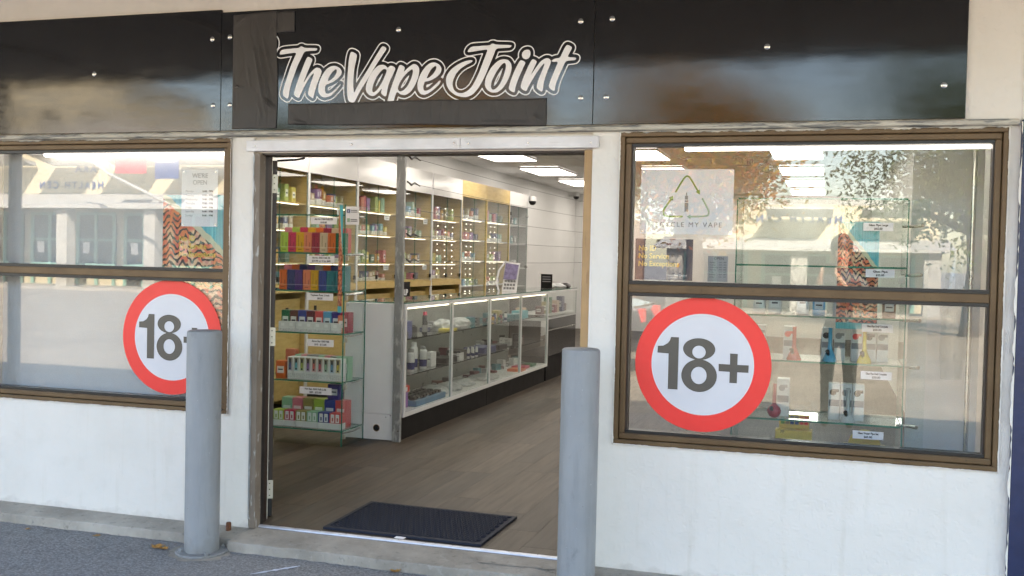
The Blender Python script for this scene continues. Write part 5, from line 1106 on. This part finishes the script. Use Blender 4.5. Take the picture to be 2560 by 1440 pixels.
# parked car
def car(x, y, label):
    t = thing('parked_car', label, 'car', (x, y, -.075)); z = -.075
    body = [(-2.2, .45), (-2.25, .75), (-2.1, .95), (-1.3, 1.02), (1.6, 1.05), (2.15, .95), (2.25, .6), (2.2, .35), (-2.1, .35)]
    mk('body', G().prism_y([(x+a, z+b) for a, b in body], y-.88, y+.88), 'car_paint', t, bevel=.05)
    cab = [(-1.35, 1.03), (-.75, 1.55), (1.05, 1.60), (1.75, 1.06)]
    mk('cabin', G().prism_y([(x+a, z+b) for a, b in cab], y-.76, y+.76), 'car_paint', t, bevel=.05)
    for sy in (-1, 1):
        for w_ in ([(-1.15, 1.07), (-.72, 1.48), (.1, 1.51), (.1, 1.07)], [(.2, 1.07), (.2, 1.51), (1.0, 1.53), (1.5, 1.09)]):
            mk('side_window', G().prism_y([(x+a, z+b) for a, b in w_], y+sy*.758-(0 if sy > 0 else .008), y+sy*.758+(.008 if sy > 0 else 0)), 'dark_window', t)
        for wx in (-1.38, 1.38):
            g = G().ring([(.20, -.11), (.33, -.10), (.34, 0), (.33, .10), (.20, .11)], 24); g.v = [(x+wx+a, y+sy*.80+c, z+.34+b) for a, b, c in g.v]; wh = mk('wheel', g, 'tyre', t, smooth=True)
            g = G().ring([(.19, -.115), (.19, .115)], 16); g.v = [(x+wx+a, y+sy*.80+c, z+.34+b) for a, b, c in g.v]; mk('rim', g, 'rim', wh)
        mk('headlight', G().box(x-2.24, x-2.12, y+sy*.6-.15, y+sy*.6+.15, z+.72, z+.88), 'frame_white', t); mk('tail_light', G().box(x+2.13, x+2.22, y+sy*.62-.13, y+sy*.62+.13, z+.75, z+.93), 'sticker_red', t)
car(-4.6, -9.6, 'dark navy car parked across the lane, reflected in the right window')
# the photographer, seen as a dark figure in the right window
def photographer():
    t = thing('person', 'person in dark clothes holding up a phone, reflected in the right window', 'person', (.12, -5.36, -.075))
    J = [((.12, -5.36, .88), .135, -1), ((.12, -5.37, 1.12), .125, 0), ((.12, -5.37, 1.34), .15, 1), ((.12, -5.35, 1.46), .062, 2), ((.12, -5.33, 1.52), .06, 3), ((.12, -5.32, 1.62), .092, 4), ((.12, -5.32, 1.70), .080, 5)]
    for s in (-1, 1):
        b = len(J); J += [((.12+s*.095, -5.36, .80), .098, 0), ((.12+s*.105, -5.33, .44), .066, b), ((.12+s*.11, -5.36, .06), .048, b+1), ((.12+s*.115, -5.22, -.03), .036, b+2)]
        b = len(J); hx = .035*s
        J += [((.12+s*.19, -5.36, 1.36), .060, 2), ((.12+s*.25, -5.26, 1.14), .046, b), ((.02+s*.10, -5.06, 1.34), .034, b+1), ((.005+s*.075, -5.03, 1.40), .032, b+2)]
        for k in range(4): J += [((.005+s*.060, -5.045+.012*k, 1.415+.022*k), .009, b+3), ((.005+s*.030, -5.045+.006*k, 1.418+.023*k), .0085, len(J))]
        J += [((.005+s*.062, -5.000, 1.43), .010, b+3), ((.005+s*.035, -4.992, 1.455), .009, len(J))]
    me = bpy.data.meshes.new('body'); base = ROOT[t]
    me.from_pydata([tuple(Vector(j[0])-base) for j in J], [(j[2], i) for i, j in enumerate(J) if j[2] >= 0], [])
    o = bpy.data.objects.new('body', me); C.objects.link(o); o.parent = t; ROOT[o] = base
    k = NT('dark_clothes'); z = k.n('SeparateXYZ', {0: k.obj()}).outputs[2]; ax = k.n('SeparateXYZ', {0: k.obj()}).outputs[1]
    c = k.mix(k.math('GREATER_THAN', z, .97), (.018, .018, .022), (.05, .05, .06)); c = k.mix(k.math('GREATER_THAN', z, 1.555), c, (.45, .27, .19)); c = k.mix(k.math('GREATER_THAN', ax, .29), c, (.45, .27, .19)); c = k.mix(k.math('LESS_THAN', z, .09), c, (.02, .02, .02)); k.done(k.pr(c, .7))
    me.materials.append(MATS['dark_clothes'])
    m = o.modifiers.new('k', 'SKIN'); m.use_smooth_shade = True
    for i, j in enumerate(J): me.skin_vertices[0].data[i].radius = (j[1], j[1]*(.72 if i in (0, 1, 2) else 1))
    me.skin_vertices[0].data[0].use_root = True
    m = o.modifiers.new('s', 'SUBSURF'); m.levels = 2; m.render_levels = 2
    hair = G().ring([(.088, 1.60), (.104, 1.66), (.10, 1.73), (.075, 1.785), (.03, 1.81), (0, 1.812)], 18, (.12, -5.345), caps=False); mk('hair', hair, 'dark_wood', t, smooth=True)
    for s in (-1, 1): g = G().ring([(0, -.007), (.007, 0), (0, .007)], 8, caps=False); g.v = [(.12+s*.034+a, -5.231+b*.5, 1.625+c) for a, b, c in g.v]; mk('eye', g, 'black_plastic', o)
    mk('nose', G().add([(.108, -5.235, 1.595), (.132, -5.235, 1.595), (.12, -5.205, 1.60), (.12, -5.232, 1.635)], [(0, 1, 2), (1, 3, 2), (3, 0, 2)]), 'dark_clothes', o); mk('mouth', G().box(.098, .142, -5.237, -5.232, 1.568, 1.576), 'sticker_red', o)
    p = thing('phone', 'black phone held up by the photographer reflected in the right window', 'phone', (.005, -5.0, 1.43)); mk('case', G().box(-.028, .060, -4.985, -4.975, 1.415, 1.525), 'black_plastic', p, bevel=.003); mk('lens', G().disc_y(0, -4.9745, 1.505, 0, .006, 12), 'dark_window', p)
photographer()
